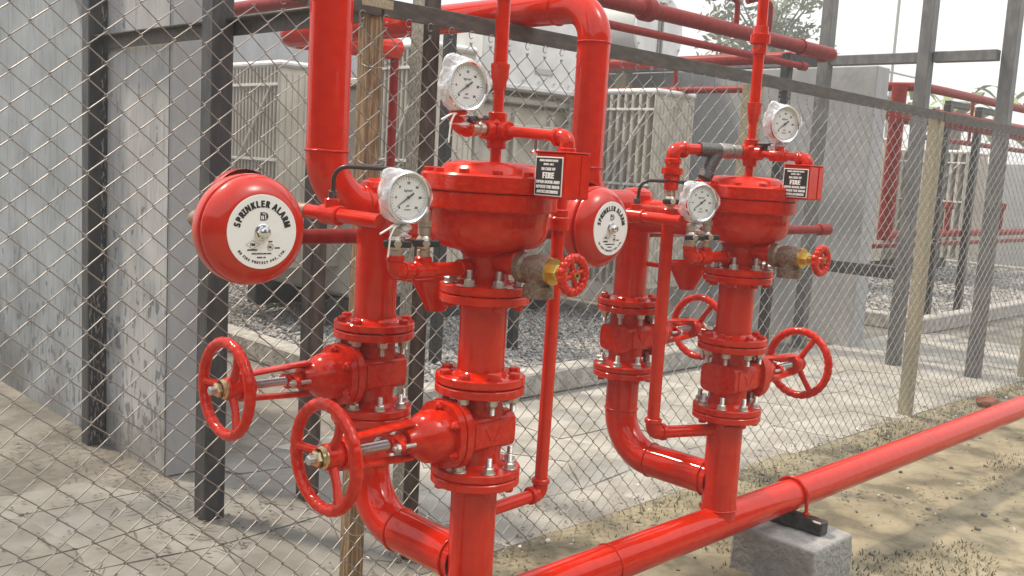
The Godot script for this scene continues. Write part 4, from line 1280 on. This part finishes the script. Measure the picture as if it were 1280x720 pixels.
	if tail:
		w = MB.new()
		w.tube(route([V(-0.012, -0.064, -0.01), V(-0.030, -0.062, 0.0), V(-0.044, -0.085, 0.004), V(-0.048, -0.130, 0.004)], 0.02), 0.0022, 6)
		w.tube([V(-0.01, -0.060, -0.012), V(-0.04, -0.066, -0.002), V(-0.068, -0.080, 0.0)], 0.0022, 6)
		part("tie_string", w, M.string, t)

func facet(b: MB):
	# flat shade a crumpled sheet
	var v2 := PackedVector3Array(); var n2 := PackedVector3Array(); var c2 := PackedColorArray(); var u2 := PackedVector2Array(); var i2 := PackedInt32Array()
	for k in range(0, b.ix.size(), 3):
		var a := b.v[b.ix[k]]; var e := b.v[b.ix[k + 1]]; var d := b.v[b.ix[k + 2]]
		var g := (e - a).cross(d - a)
		if g.length() < 1e-12: continue
		g = -g.normalized()
		for p in [a, e, d]:
			v2.append(p); n2.append(g); c2.append(Color(1, 1, 1)); u2.append(Vector2.ZERO); i2.append(v2.size() - 1)
	b.v = v2; b.n = n2; b.c = c2; b.uv = u2; b.ix = i2

func release_box(label: String, at: Vector3):
	var t := thing("release_box", label, "control box", at, "red manual release boxes")
	var w := 0.088; var hh := 0.102; var d := 0.088
	var b := MB.new(); b.box(V(0, 0, 0), V(w, hh, d), 0.004); part("box_body", b, M.red, t)
	b = MB.new(); b.box(V(0.010, 0, d * 0.5 + 0.0012), V(0.0015, hh * 0.92, 0.0024), 0.0004)
	b.box(V(-0.004, hh * 0.5 + 0.001, 0), V(w * 0.98, 0.003, d * 1.03), 0.001)
	part("lid_edge", b, M.red, t)
	# sign on the face towards -x
	var f := Transform3D(Basis(V(0, 0, 1), V(0, 1, 0), V(-1, 0, 0)), V(-w * 0.5, -0.002, 0.0))
	b = MB.new()
	b.box(f * V(0, 0, 0.0012), V(0.082, 0.086, 0.0016), 0.0003, f.basis)
	var s := part("sign_plate", b, M.signwhite, t)
	b = MB.new(); b.box(f * V(0, 0, 0.0024), V(0.077, 0.081, 0.001), 0.0002, f.basis)
	part("black_panel", b, M.ink, s)
	var k := MB.new()
	var rows := [["MANUAL EMERGENCY RELEASE", 0.0044, 0.0345, 0.62], ["MODEL : MR 1", 0.0042, 0.0264, 0.8], ["IN CASE OF", 0.0060, 0.0160, 0.95], ["FIRE", 0.0128, 0.0018, 0.95], ["OPEN DOOR AND", 0.0064, -0.0125, 0.98], ["ROTATE THE KNOB", 0.0064, -0.0232, 0.90], ["ANTICLOCKWISE", 0.0062, -0.0338, 0.95]]
	for r in rows:
		text(k, r[0], r[1], f * Transform3D(Basis(), V(0, r[2], 0.0031)), 800, r[3])
	part("lettering", k, M.signwhite, s)

func valve_set(i: int, X: float, s: float):
	var nm: String = ["nearer", "farther"][i]
	var side: String = ["left", "right"][i]
	gate_valve(["red gate valve on nearest riser with handwheel turned left, lowest wheel", "red gate valve on the farther set's front riser with handwheel turned right"][i], X, ZF, 0.66, 0.886, s, PI)
	gate_valve(["red gate valve behind the nearest one with upper left handwheel", "red gate valve with handwheel half hidden behind the second riser"][i], X, ZB, 0.717, 0.95, s, PI)
	# flanged spool between gate and deluge valve
	var sp := thing("flanged_spool", "short red flanged pipe under the %s deluge valve" % nm, "pipe", V(X, 0.886, ZF), "flanged spools under the deluge valves")
	var b := MB.new(); b.tube([V(0, 0.03, 0), V(0, 0.194, 0)], PR, 40, false); part("pipe", b, M.red, sp)
	b = MB.new(); flange(b, V(0, 0.001, 0), 1.0); part("flange", b, M.red, sp)
	b = MB.new(); flange(b, V(0, 0.222, 0), -1.0); part("flange", b, M.red, sp)
	# deluge valve
	var d := thing("deluge_valve", "big round red deluge valve bowl of the %s set with bolted lid" % nm, "valve", V(X, 1.108, ZF), "red deluge valves")
	b = MB.new(); flange(b, V(0, 0, 0), 1.0); part("inlet_flange", b, M.cast, d)
	b = MB.new()
	b.lathe(Transform3D(), [Vector2(0.057, 0.02), Vector2(0.055, 0.05), Vector2(0.057, 0.088), Vector2(0.066, 0.099), Vector2(0.084, 0.104), Vector2(0.106, 0.109), Vector2(0.124, 0.117), Vector2(0.137, 0.131), Vector2(0.143, 0.150), Vector2(0.1445, 0.170), Vector2(0.1445, 0.202)], 64)
	part("bowl", b, M.cast, d)
	b = MB.new()
	b.lathe(Transform3D(), [Vector2(0.1445, 0.199), Vector2(0.158, 0.200), Vector2(0.162, 0.204), Vector2(0.162, 0.238), Vector2(0.159, 0.241), Vector2(0, 0.241)], 64)
	part("bowl_flange", b, M.cast, d)
	b = MB.new()
	b.lathe(Transform3D(), [Vector2(0, 0.2425), Vector2(0.162, 0.2425), Vector2(0.166, 0.246), Vector2(0.166, 0.279), Vector2(0.161, 0.284), Vector2(0.126, 0.285), Vector2(0.121, 0.289), Vector2(0.115, 0.300), Vector2(0.102, 0.309), Vector2(0.075, 0.313), Vector2(0, 0.315)], 64)
	var lid := part("lid", b, M.cast, d)
	for k in 12:
		var a := TAU * k / 12 + 0.13
		b = MB.new()
		b.lathe(Transform3D(Basis(Vector3.UP, k * 1.3), V(cos(a) * 0.147, 0.2845, sin(a) * 0.147)), [Vector2(0.0125, 0), Vector2(0.0125, 0.008), Vector2(0.010, 0.010), Vector2(0, 0.010)], 6, true)
		part("lid_bolt", b, M.cast, lid)
	# outlet branch to the back riser and side boss for the drain
	b = MB.new(); b.tube([V(0, 0.158, -0.10), V(0, 0.158, ZB - ZF + 0.05)], PR, 32); part("outlet_branch", b, M.cast, d)
	b = MB.new(); b.cyl(V(0, 0.083, 0.03), V(0, 0.083, 0.118), 0.031, 0.003, 28); part("drain_boss", b, M.cast, d)
	b = MB.new()
	text(b, "6  DELUGE", 0.012, Transform3D(Basis(Vector3.UP, -0.25), V(-0.034, 0.172, 0.1415)), 700)
	part("cast_lettering", b, M.cast, d)
	bolts(d, V(0, 0, 0), true)
	# outlet riser: from the bypass gate up to the header elbow and away
	var xp: float = X + [-0.172, -0.275][i]
	var o := thing("outlet_riser", ["thick red pipe rising out of the picture left of the nearer valve", "thick red pipe rising beside the second bell then bending back overhead"][i], "pipe", V(X, 0.95, ZB))
	var h := Holder.new(self, o)
	b = MB.new(); flange(b, V(X, 0.951, ZB), 1.0); h.add("flange", b, M.red)
	b = MB.new(); b.tube([V(X, 0.98, ZB), V(X, 1.335, ZB)], PR, 36); h.add("lower_riser", b, M.red)
	b = MB.new(); b.lathe(Transform3D(Basis(), V(X, 1.333, ZB)), [Vector2(PR, 0), Vector2(PR * 0.9, 0.016), Vector2(PR * 0.6, 0.026), Vector2(0, 0.029)], 32); h.add("end_cap", b, M.red)
	b = MB.new()
	var R := 0.054
	if i == 0:
		b.tube(route([V(X - 0.04, 1.285, ZB), V(xp, 1.285, ZB), V(xp, 2.7, ZB)], 0.132, 14), R, 36)
	else:
		b.tube(route([V(X - 0.04, 1.298, ZB), V(xp, 1.298, ZB), V(xp, 1.94, ZB), V(xp, 1.94, -4.04), V(xp + 0.66, 1.955, -4.04)], 0.115, 14), R, 36)
	h.add("upper_riser", b, M.red)
	weld(o, V(xp, 1.425 if i == 0 else 1.42, ZB), V(0, 1, 0), R)
	weld(o, V(X - 0.058, 1.285, ZB), V(1, 0, 0), R)
	if i == 1:
		weld(o, V(xp, 1.82, ZB), V(0, 1, 0), R)
		weld(o, V(xp, 1.94, -2.32), V(0, 0, 1), R)
		b = MB.new(); b.tube([V(xp + 0.645, 1.98, -4.04), V(xp + 0.645, 0.12, -4.04)], 0.022, 12); h.add("drop_pipe", b, M.oldred)
	h.finish()
	# alarm bell and its feed
	alarm_bell(["nearer round red bell with white SPRINKLER ALARM face, at far left", "farther round red bell with white SPRINKLER ALARM face, left of second valve"][i], V(X - [0.551, 0.535][i], 1.25, -1.812), [-0.07, 0.03][i])
	var bf := thing("bell_feed_pipe", "red feed pipe with grey elbow behind the %s alarm bell" % nm, "pipe", V(X - 0.3, 1.27, -1.9), "bell feed pipes")
	h = Holder.new(self, bf)
	b = MB.new(); b.tube([V(X - 0.31, 1.278, -1.73), V(X - 0.34, 1.283, -1.98)], 0.0165, 16); h.add("pipe", b, M.red)
	b = MB.new()
	collar(b, V(X - 0.325, 1.28, -1.86), V(-0.12, 0.02, -1).normalized(), 0.06, 0.023)
	b.cyl(V(X - 0.329, 1.29, -1.89), V(X - 0.329, 1.318, -1.89), 0.0165, 0.002, 16)
	h.add("tee", b, M.cast)
	b = MB.new(); b.tube(route([V(X - 0.338, 1.283, -1.97), V(X - 0.345, 1.283, -2.03), V(X - 0.60, 1.262, -2.03), V(X - 0.60, 1.255, -1.90)], 0.03), 0.018, 14)
	b.tube(route([V(X - 0.39, 1.28, -2.03), V(X - 0.40, 1.25, -2.03), V(X - 0.47, 1.19, -2.03)], 0.02), 0.021, 14); h.add("motor_pipe", b, M.bronze)
	h.finish()
	# trim manifold left of the neck with two ball valves
	var tr := thing("trim_manifold", "small red pipe manifold with two ball valves at the %s deluge valve's neck" % nm, "pipework", V(X - 0.2, 1.17, ZF), "trim manifolds")
	h = Holder.new(self, tr)
	b = MB.new(); b.tube([V(X - 0.04, 1.168, ZF), V(X - 0.276, 1.168, ZF)], 0.0165, 16)
	h.add("header", b, M.red)
	b = MB.new(); collar(b, V(X - 0.06, 1.168, ZF), V(-1, 0, 0), 0.03, 0.022); h.add("socket", b, M.cast)
	b = MB.new(); elbow_fit(b, V(X - 0.276, 1.168, ZF), V(1, 0, 0), V(0, 1, 0), 0.0135); h.add("elbow", b, M.cast)
	b = MB.new(); collar(b, V(X - 0.225, 1.168, ZF), V(1, 0, 0), 0.055, 0.0215)
	b.cyl(V(X - 0.196, 1.17, ZF), V(X - 0.196, 1.20, ZF), 0.02, 0.003, 18); h.add("tee", b, M.cast)
	b = MB.new(); var lv := MB.new()
	ball_valve(b, lv, V(X - 0.276, 1.200, ZF), V(0, 1, 0), V(-0.5, 0, 0.86).normalized(), V(0.86, 0, 0.5))
	h.add("ball_valve", b, M.nickel); h.add("lever", lv, M.black)
	b = MB.new(); lv = MB.new()
	ball_valve(b, lv, V(X - 0.196, 1.200, ZF), V(0, 1, 0), V(-0.5, 0, 0.86).normalized(), V(0.86, 0, 0.5))
	b.lathe(Transform3D(Basis(), V(X - 0.196, 1.266, ZF)), [Vector2(0.012, 0), Vector2(0.017, 0.001), Vector2(0.017, 0.014), Vector2(0.012, 0.015)], 6, true)
	b.cyl(V(X - 0.196, 1.278, ZF), V(X - 0.196, 1.305, ZF), 0.013, 0.002, 16)
	h.add("ball_valve", b, M.nickel); h.add("lever", lv, M.black)
	h.finish()
	# black impulse tube over the top
	var it := thing("impulse_tube", "thin black bent tube looping behind the %s set's lower gauge" % nm, "tube", V(X - 0.3, 1.30, ZF), "black impulse tubes")
	h = Holder.new(self, it)
	b = MB.new()
	var tz := -1.80
	b.tube(route([V(X - 0.329, 1.31, -1.885), V(X - 0.340, 1.392, -1.87), V(X - 0.215, 1.392, -1.74), V(X - 0.196, 1.30, ZF)], 0.035, 8), 0.0052, 10); h.add("tube", b, M.ducttube)
	b = MB.new(); b.cyl(V(X - 0.329, 1.315, -1.888), V(X - 0.331, 1.336, -1.884), 0.0105, 0.001, 6, true); h.add("compression_nut", b, M.greyiron)
	h.finish()
	# detection line: vertical pipe through a cross on top of the lid
	var dl := thing("detection_pipe", "thin red vertical pipe with cross fitting on the %s deluge lid" % nm, "pipe", V(X + 0.012, 1.43, ZF), "detection pipes on the deluge lids")
	h = Holder.new(self, dl)
	var xc := X + 0.012
	var yx := 1.495
	var DD := V(-0.947, 0, -0.321)
	b = MB.new(); b.tube([V(xc, 1.41, ZF), V(xc, 1.63, ZF)], 0.0132, 18); h.add("lower_pipe", b, M.red)
	b = MB.new(); b.tube([V(xc, 1.63, ZF), V(xc, 2.6, ZF)], 0.0168, 18); h.add("upper_pipe", b, M.red)
	b = MB.new()
	b.lathe(Transform3D(Basis(), V(xc, 1.588, ZF)), [Vector2(0.0132, 0), Vector2(0.0165, 0.006), Vector2(0.0172, 0.022), Vector2(0.0205, 0.030), Vector2(0.0215, 0.050), Vector2(0.0225, 0.053), Vector2(0.0225, 0.062), Vector2(0.0168, 0.064)], 22)
	h.add("coupling", b, M.cast)
	b = MB.new()
	b.lathe(Transform3D(Basis(), V(xc, 1.80, ZF)), [Vector2(0.0168, 0), Vector2(0.023, 0.002), Vector2(0.023, 0.022), Vector2(0.0225, 0.024), Vector2(0.0225, 0.030), Vector2(0.031, 0.032), Vector2(0.031, 0.060), Vector2(0.024, 0.063), Vector2(0.0225, 0.085), Vector2(0.0168, 0.087)], 24)
	h.add("coupling", b, M.cast)
	b = MB.new()
	b.box(V(xc, yx, ZF), V(0.052, 0.052, 0.048), 0.009)
	for q in [V(0, 0, 1), V(-1, 0, 0) if i == 0 else DD, V(0, 1, 0), V(0, -1, 0)]: collar(b, V(xc, yx, ZF) + q * 0.02, q, 0.023, 0.0225)
	h.add("cross", b, M.cast)
	var zr: float = [-1.487, -1.515][i]
	var yr := 1.484
	b = MB.new(); b.tube([V(xc, yx, ZF + 0.03), V(xc, yr, zr)], 0.0128, 16); h.add("right_arm", b, M.red)
	b = MB.new(); elbow_fit(b, V(xc, yr, zr), V(0, 0, -1), V(0, -1, 0), 0.0135); h.add("elbow", b, M.cast)
	b = MB.new(); b.tube([V(xc, yr - 0.02, zr), V(xc, 1.43, zr)], 0.0125, 14); h.add("drop_nipple", b, M.red)
	if i == 0:
		b = MB.new(); b.tube([V(xc - 0.03, yx, ZF), V(xc - 0.085, yx, ZF)], 0.0125, 14); h.add("left_arm", b, M.nickel)
		b = MB.new(); lv = MB.new(); ball_valve(b, lv, V(xc - 0.045, yx, ZF), V(-1, 0, 0), V(0, 0.8, 0.6).normalized(), V(1, 0.1, 0))
		h.add("ball_valve", b, M.nickel); h.add("lever", lv, M.black)
		b = MB.new(); elbow_fit(b, V(X - 0.113, yx, ZF), V(1, 0, 0), V(0, 1, 0), 0.0135); h.add("elbow", b, M.cast)
		b = MB.new(); b.lathe(Transform3D(Basis(), V(xc, yx - 0.050, -1.585)), [Vector2(0, 0), Vector2(0.011, 0.0), Vector2(0.012, 0.004), Vector2(0.006, 0.010), Vector2(0.006, 0.034), Vector2(0, 0.036)], 14); h.add("drip_plug", b, M.chrome)
	else:
		var c0 := V(xc, yx, ZF)
		var P := V(2.455, yx - 0.004, -1.81)
		b = MB.new(); b.tube([c0 + DD * 0.03, c0 + DD * 0.10], 0.016, 14); collar(b, c0 + DD * 0.045, DD, 0.03, 0.0215); collar(b, c0 + DD * 0.08, DD, 0.045, 0.0235); h.add("union", b, M.galv)
		b = MB.new(); b.tube([c0 + DD * 0.11, c0 + DD * 0.20], 0.022, 16); b.tube([c0 + DD * 0.13, c0 + DD * 0.165 + V(0, -0.075, 0)], [0.022, 0.020], 14); b.cyl(c0 + DD * 0.160 + V(0, -0.066, 0), c0 + DD * 0.172 + V(0, -0.09, 0), 0.024, 0.003, 8, true); h.add("strainer", b, M.greyiron)
		b = MB.new(); b.tube([c0 + DD * 0.19, P], 0.0165, 16); h.add("left_arm", b, M.red)
		b = MB.new(); elbow_fit(b, P, -DD, V(0, -1, 0), 0.0165); h.add("elbow", b, M.cast)
		b = MB.new(); b.tube([P - V(0, 0.03, 0), V(P.x, 1.36, P.z)], 0.015, 14); union_fit(b, V(P.x, 1.395, P.z), V(0, 1, 0), 0.0165); collar(b, V(P.x, 1.366, P.z), V(0, 1, 0), 0.025, 0.022); h.add("union", b, M.cast)
		b = MB.new(); lv = MB.new(); ball_valve(b, lv, V(P.x, 1.300, P.z), V(0, 1, 0), V(-0.6, 0, 0.8), V(0.8, 0, 0.6)); h.add("ball_valve", b, M.nickel); h.add("lever", lv, M.black)
	h.finish()
	# gauges
	if i == 0:
		gauge("upper plastic wrapped gauge of the nearer set, beside the thin vertical pipe", V(X - 0.106, 1.588, ZF + 0.018), -0.05, 5, true)
		gauge("lower plastic wrapped gauge left of the nearer deluge bowl", V(X - 0.262, 1.333, ZF + 0.018), -0.08, 6, true)
	else:
		gauge("upper gauge of the farther set, above its right pipe arm", V(xc, 1.586, -1.605), -0.30, 7, false)
		gauge("lower gauge left of the farther deluge bowl", V(X - 0.262, 1.335, ZF + 0.018), -0.28, 8, false)
	if i == 1:
		var tp := thing("gauge_stub", "small tee and black tap under the farther set's upper gauge", "fitting", V(xc, yx - 0.005, -1.615))
		b = MB.new(); collar(b, V(0, 0, -0.028), V(0, 0, 1), 0.056, 0.019); b.cyl(V(0, 0.005, 0), V(0, 0.03, 0), 0.014, 0.002, 14); part("tee", b, M.cast, tp)
		b = MB.new(); b.cyl(V(0, 0.008, -0.05), V(0, 0.03, -0.05), 0.008, 0.001, 10); b.box(V(0, 0.033, -0.05), V(0.03, 0.009, 0.045), 0.003); part("tap", b, M.black, tp)
	release_box(["red box with black FIRE sign right of the nearer deluge lid", "red box with black FIRE sign right of the farther deluge lid"][i], V(xc + 0.004, [1.398, 1.411][i], zr - 0.012))
	# drain line
	if i == 0:
		var dn := thing("drain_pipe", "slim red drain pipe descending right of the nearer riser", "pipe", V(X + 0.24, 0.55, ZF))
		h = Holder.new(self, dn)
		b = MB.new(); b.tube(route([V(X + 0.05, 0.548, ZF), V(X + 0.240, 0.556, ZF), V(X + 0.250, 1.345, ZF)], 0.03, 8), 0.0172, 18); h.add("pipe", b, M.red)
		b = MB.new(); elbow_fit(b, V(X + 0.240, 0.556, ZF), V(-1, 0, 0), V(0, 1, 0), 0.0155)
		h.add("elbow", b, M.cast)
		b = MB.new(); collar(b, V(X + 0.249, 1.255, ZF), V(0, 1, 0), 0.036, 0.026); collar(b, V(X + 0.249, 1.29, ZF), V(0, 1, 0), 0.02, 0.022); h.add("fittings", b, M.cast)
		h.finish()
	else:
		var dn := thing("drain_pipe", "slim red drain pipe descending left of the farther riser", "pipe", V(X - 0.39, 0.6, ZF))
		h = Holder.new(self, dn)
		b = MB.new(); b.tube(route([V(X - 0.045, 0.6, ZF - 0.015), V(2.455, 0.605, -1.81), V(2.455, 1.305, -1.81)], 0.03, 8), 0.0195, 18); h.add("pipe", b, M.red)
		b = MB.new(); elbow_fit(b, V(2.455, 0.605, -1.81), -DD, V(0, 1, 0), 0.0175)
		h.add("elbow", b, M.cast)
		b = MB.new(); collar(b, V(2.455, 1.28, -1.81), V(0, 1, 0), 0.03, 0.024); h.add("socket", b, M.cast)
		h.finish()
	# bronze angle valve with small red handwheel
	var av := thing("angle_valve", "bronze angle drain valve with small red wheel on the %s deluge neck" % nm, "valve", V(X, 1.183, ZF + 0.118), "bronze angle drain valves")
	b = MB.new()
	b.lathe(MB.aim(V(0, 0, 0), V(0, 0, 1)), [Vector2(0, 0), Vector2(0.034, 0), Vector2(0.036, 0.004), Vector2(0.036, 0.022), Vector2(0.030, 0.028), Vector2(0.034, 0.045), Vector2(0.036, 0.062), Vector2(0.033, 0.085), Vector2(0.030, 0.098), Vector2(0.0, 0.100)], 28)
	b.lathe(MB.aim(V(0, 0.004, 0.060), V(0, -1, 0)), [Vector2(0, 0), Vector2(0.030, 0.0), Vector2(0.029, 0.036), Vector2(0.036, 0.042), Vector2(0.036, 0.068), Vector2(0.026, 0.069), Vector2(0.024, 0.060), Vector2(0, 0.060)], 28)
	part("valve_body", b, M.bronze, av)
	b = MB.new()
	b.lathe(MB.aim(V(0, 0, 0.099), V(0, 0, 1)), [Vector2(0, 0), Vector2(0.031, 0), Vector2(0.031, 0.006), Vector2(0, 0.007)], 28)
	b.lathe(MB.aim(V(0, 0, 0.105), V(0, 0, 1)), [Vector2(0, 0), Vector2(0.020, 0), Vector2(0.020, 0.016), Vector2(0.0175, 0.019), Vector2(0, 0.020)], 6, true)
	b.lathe(MB.aim(V(0, 0, 0.124), V(0, 0, 1)), [Vector2(0.013, 0), Vector2(0.013, 0.012), Vector2(0.007, 0.014), Vector2(0.007, 0.052), Vector2(0, 0.052)], 16)
	part("bonnet_nut", b, M.brass, av)
	b = MB.new()
	var wc := V(0, 0, 0.164)
	b.torus(wc, V(0, 0, 1), 0.035, 0.0095, 96, 12, 0.0048, 16)
	var hw := part("handwheel", b, M.cast, av)
	b = MB.new(); b.cyl(wc - V(0, 0, 0.008), wc + V(0, 0, 0.006), 0.013, 0.002, 20)
	for k in 4:
		var a := TAU * k / 4 + 0.3
		b.tube([wc + V(cos(a), sin(a), 0) * 0.010, wc + V(cos(a), sin(a), 0) * 0.034], 0.0062, 8)
	part("spokes", b, M.cast, hw)
	b = MB.new(); b.cyl(wc + V(0, 0, 0.006), wc + V(0, 0, 0.012), 0.0055, 0.001, 6, true); part("wheel_screw", b, M.steel, hw)
	# drip funnel
	var fn := thing("drip_funnel", "small open red drip funnel behind the %s set's flange" % nm, "funnel", V(X + [0.03, 0.03][i], 1.0, -1.93), "red drip funnels")
	b = MB.new()
	b.lathe(Transform3D(), [Vector2(0.026, 0.03), Vector2(0.028, 0.036), Vector2(0.068, 0.108), Vector2(0.072, 0.112), Vector2(0.072, 0.124), Vector2(0.069, 0.124), Vector2(0.065, 0.109), Vector2(0.026, 0.040), Vector2(0.0, 0.038)], 28)
	part("cup", b, M.red, fn)
	b = MB.new(); b.tube([V(0, 0.098, -0.06), V(0, 0.098, -0.17)], 0.009, 10); part("holder_arm", b, M.red, fn)

# ------------------------------------------------------------------ small things on the ground
func stone_mesh(sd: int, r: Vector3) -> MB:
	var q := RandomNumberGenerator.new(); q.seed = sd
	var nz := FastNoiseLite.new(); nz.seed = sd; nz.frequency = 0.9
	var b := MB.new()
	var K := 8; var L := 12
	for j in K + 1:
		for i in L + 1:
			var th := PI * j / K; var ph := TAU * (i % L) / L
			var d := V(sin(th) * cos(ph), cos(th), sin(th) * sin(ph))
			b.vert(d * r * (1.0 + 0.45 * nz.get_noise_3dv(d * 1.2)), d)
	for j in K:
		for i in L:
			var a := j * (L + 1) + i
			b.tri(a, a + 1, a + L + 2); b.tri(a, a + L + 2, a + L + 1)
	facet(b)
	return b

func litter():
	var r := RandomNumberGenerator.new(); r.seed = 77
	for q in [[4.02, -0.94, "broken red brick piece lying on the dirt at lower right", 0.035, "brick"], [6.75, -2.28, "broken brick lying by the fence foot at far right", 0.06, "brick"], [2.18, -2.33, "round grey stone at the fence foot by the near riser", 0.05, "concrete"], [4.2, -0.93, "white pebble lying beside the broken brick", 0.018, "white"], [3.72, -0.62, "pale pebble lying in the dirt at the lower edge", 0.02, "kerb"]]:
		var o := part("rubble", stone_mesh(int(q[0] * 100), V(q[3] * 1.2, q[3] * 0.7, q[3])), M[q[4]], self)
		o.position = V(q[0], q[3] * 0.45, q[1]); o.rotation.y = r.randf() * TAU
		tag(o, q[2], "rubble")
	# loose crumbs and leaves: uncountable
	var s := MB.new(); s.use_col = true
	var n1 := FastNoiseLite.new(); n1.seed = 8; n1.frequency = 0.9; n1.fractal_octaves = 3
	for i in 26000:
		var x := r.randf_range(1.7, 9.5); var z := r.randf_range(-2.75, 0.6)
		var dens := n1.get_noise_2d(x, z * 1.6)
		var near_fence := exp(-pow((z + 2.35) / 0.16, 2.0))
		if dens < 0.24 and r.randf() > near_fence * 0.9 + 0.03: continue
		var p := V(x, 0.012 + r.randf() * 0.012, z)
		var k := r.randf_range(0.003, 0.013)
		var bs := Basis.from_euler(V(r.randf_range(-0.35, 0.35), r.randf() * TAU, r.randf_range(-0.35, 0.35)))
		var pick := r.randf()
		s.col = Color(0.115, 0.115, 0.075) if pick < 0.45 else (Color(0.17, 0.15, 0.10) if pick < 0.8 else (Color(0.30, 0.28, 0.22) if pick < 0.95 else Color(0.6, 0.58, 0.54)))
		s.col = s.col * r.randf_range(0.7, 1.3)
		var a := s.vert(p - bs.x * k, bs.y); var b := s.vert(p + bs.z * k * 0.45, bs.y); var c := s.vert(p + bs.x * k, bs.y); var d := s.vert(p - bs.z * k * 0.45 + V(0, 0.004, 0), bs.y)
		s.tri(a, b, c); s.tri(a, c, d)
	# leaf litter and twigs at the foot of the left wall
	for i in 1500:
		var x := r.randf_range(0.9, 2.1); var z := r.randf_range(-4.9, -3.0)
		var edge := exp(-absf(x - 1.8) * 2.2)
		if r.randf() > edge: continue
		var p := V(x, 0.016 + r.randf() * 0.006, z)
		var twig := r.randf() < 0.25
		var k := r.randf_range(0.03, 0.07) if twig else r.randf_range(0.004, 0.014)
		var w := 0.05 if twig else 0.5
		var bs := Basis(V(0, 1, 0), r.randf() * TAU)
		s.col = Color(0.055, 0.045, 0.035) * r.randf_range(0.7, 1.8)
		var a := s.vert(p - bs.x * k, V(0, 1, 0)); var b := s.vert(p + bs.z * k * w, V(0, 1, 0)); var c := s.vert(p + bs.x * k, V(0, 1, 0)); var d := s.vert(p - bs.z * k * w, V(0, 1, 0))
		s.tri(a, b, c); s.tri(a, c, d)
	var lt := part("ground_litter", s, M.stone, self)
	lt.set_meta("kind", "stuff"); lt.set_meta("label", "dry leaves, crumbs and twigs scattered over the dirt and fence foot"); lt.set_meta("category", "litter")
	# thin weeds
	var g := MB.new(); g.use_col = true
	for i in 60000:
		var x := r.randf_range(2.0, 9.5); var z := r.randf_range(-2.6, 0.4)
		var dens := n1.get_noise_2d(x + 30.0, z * 1.8)
		var near_fence := exp(-pow((z + 2.38) / 0.13, 2.0)) * (0.9 if x > 3.0 else 0.3)
		if dens < 0.30 and r.randf() > near_fence * 0.45: continue
		var hh := r.randf_range(0.006, 0.022) * (1.0 + near_fence * 0.5)
		var a := r.randf() * TAU
		var side := V(cos(a), 0, sin(a)) * 0.0035
		var lean := V(r.randf_range(-1, 1), 0, r.randf_range(-1, 1)) * hh * 0.8
		var p := V(x, 0.0, z)
		g.col = [Color(0.13, 0.14, 0.08), Color(0.17, 0.17, 0.10), Color(0.22, 0.20, 0.125), Color(0.26, 0.225, 0.15)][r.randi() % 4]
		var nn := V(-sin(a), 0.5, cos(a)).normalized()
		g.tri(g.vert(p - side, nn), g.vert(p + side, nn), g.vert(p + lean + V(0, hh, 0), nn))
	var gr := part("weeds", g, M.leaf, self)
	gr.set_meta("kind", "stuff"); gr.set_meta("label", "sparse dry weeds in patches on the dirt and along the fence"); gr.set_meta("category", "grass")

# what stands behind the viewer and shows in the bright paint and metal
func surroundings():
	var t := thing("store_shed", "long plastered store shed standing behind the viewer", "building", V(3.0, 0, 8.0))
	var b := MB.new(); b.box(V(0, 2.75, 2.0), V(30, 5.5, 4.0), 0.02); part("wall", b, M.brownplaster, t)
	b = MB.new(); b.box(V(0, 5.58, 1.9), V(30.8, 0.14, 5.0), 0.02); part("roof", b, M.greyiron, t)
	for i in 8:
		b = MB.new(); b.box(V(-13.0 + i * 3.7, 1.9, -0.03), V(1.3, 1.5, 0.05), 0.01); part("window", b, M.ink, t)
	var u := thing("store_shed", "plastered shed to the left of the viewer", "building", V(-7.0, 0, -3.0))
	b = MB.new(); b.box(V(-2.0, 2.0, 0), V(4.0, 4.0, 16.0), 0.02); part("wall", b, M.brownplaster, u)

func pebbles():
	var r := RandomNumberGenerator.new(); r.seed = 31
	var b := stone_mesh(5, V(1.0, 0.65, 0.85)); b.use_col = true
	var am := ArrayMesh.new(); b.surface(am, M.stone)
	var mm := MultiMesh.new(); mm.transform_format = MultiMesh.TRANSFORM_3D; mm.use_colors = true; mm.mesh = am
	var list := []
	for i in 2600:
		var x := r.randf_range(1.7, 9.5); var z := r.randf_range(-2.6, 0.5)
		if z > -2.1 and r.randf() > 0.35: continue
		list.append(V(x, 0.004, z))
	mm.instance_count = list.size()
	for i in list.size():
		var k := 0.003 + 0.013 * pow(r.randf(), 3.0)
		mm.set_instance_transform(i, Transform3D(Basis.from_euler(V(r.randf() * 0.6, r.randf() * TAU, r.randf() * 0.6)).scaled(V(k, k, k)), list[i]))
		var g := r.randf_range(0.14, 0.34)
		if r.randf() < 0.04: g = 0.6
		mm.set_instance_color(i, Color(g, g * 0.94, g * 0.82))
	var mi := MultiMeshInstance3D.new(); mi.multimesh = mm; mi.name = "pebbles"; mi.set_meta("kind", "stuff")
	mi.set_meta("label", "small pebbles and soil crumbs strewn over the dirt strip"); mi.set_meta("category", "pebbles")
	add_child(mi, true)
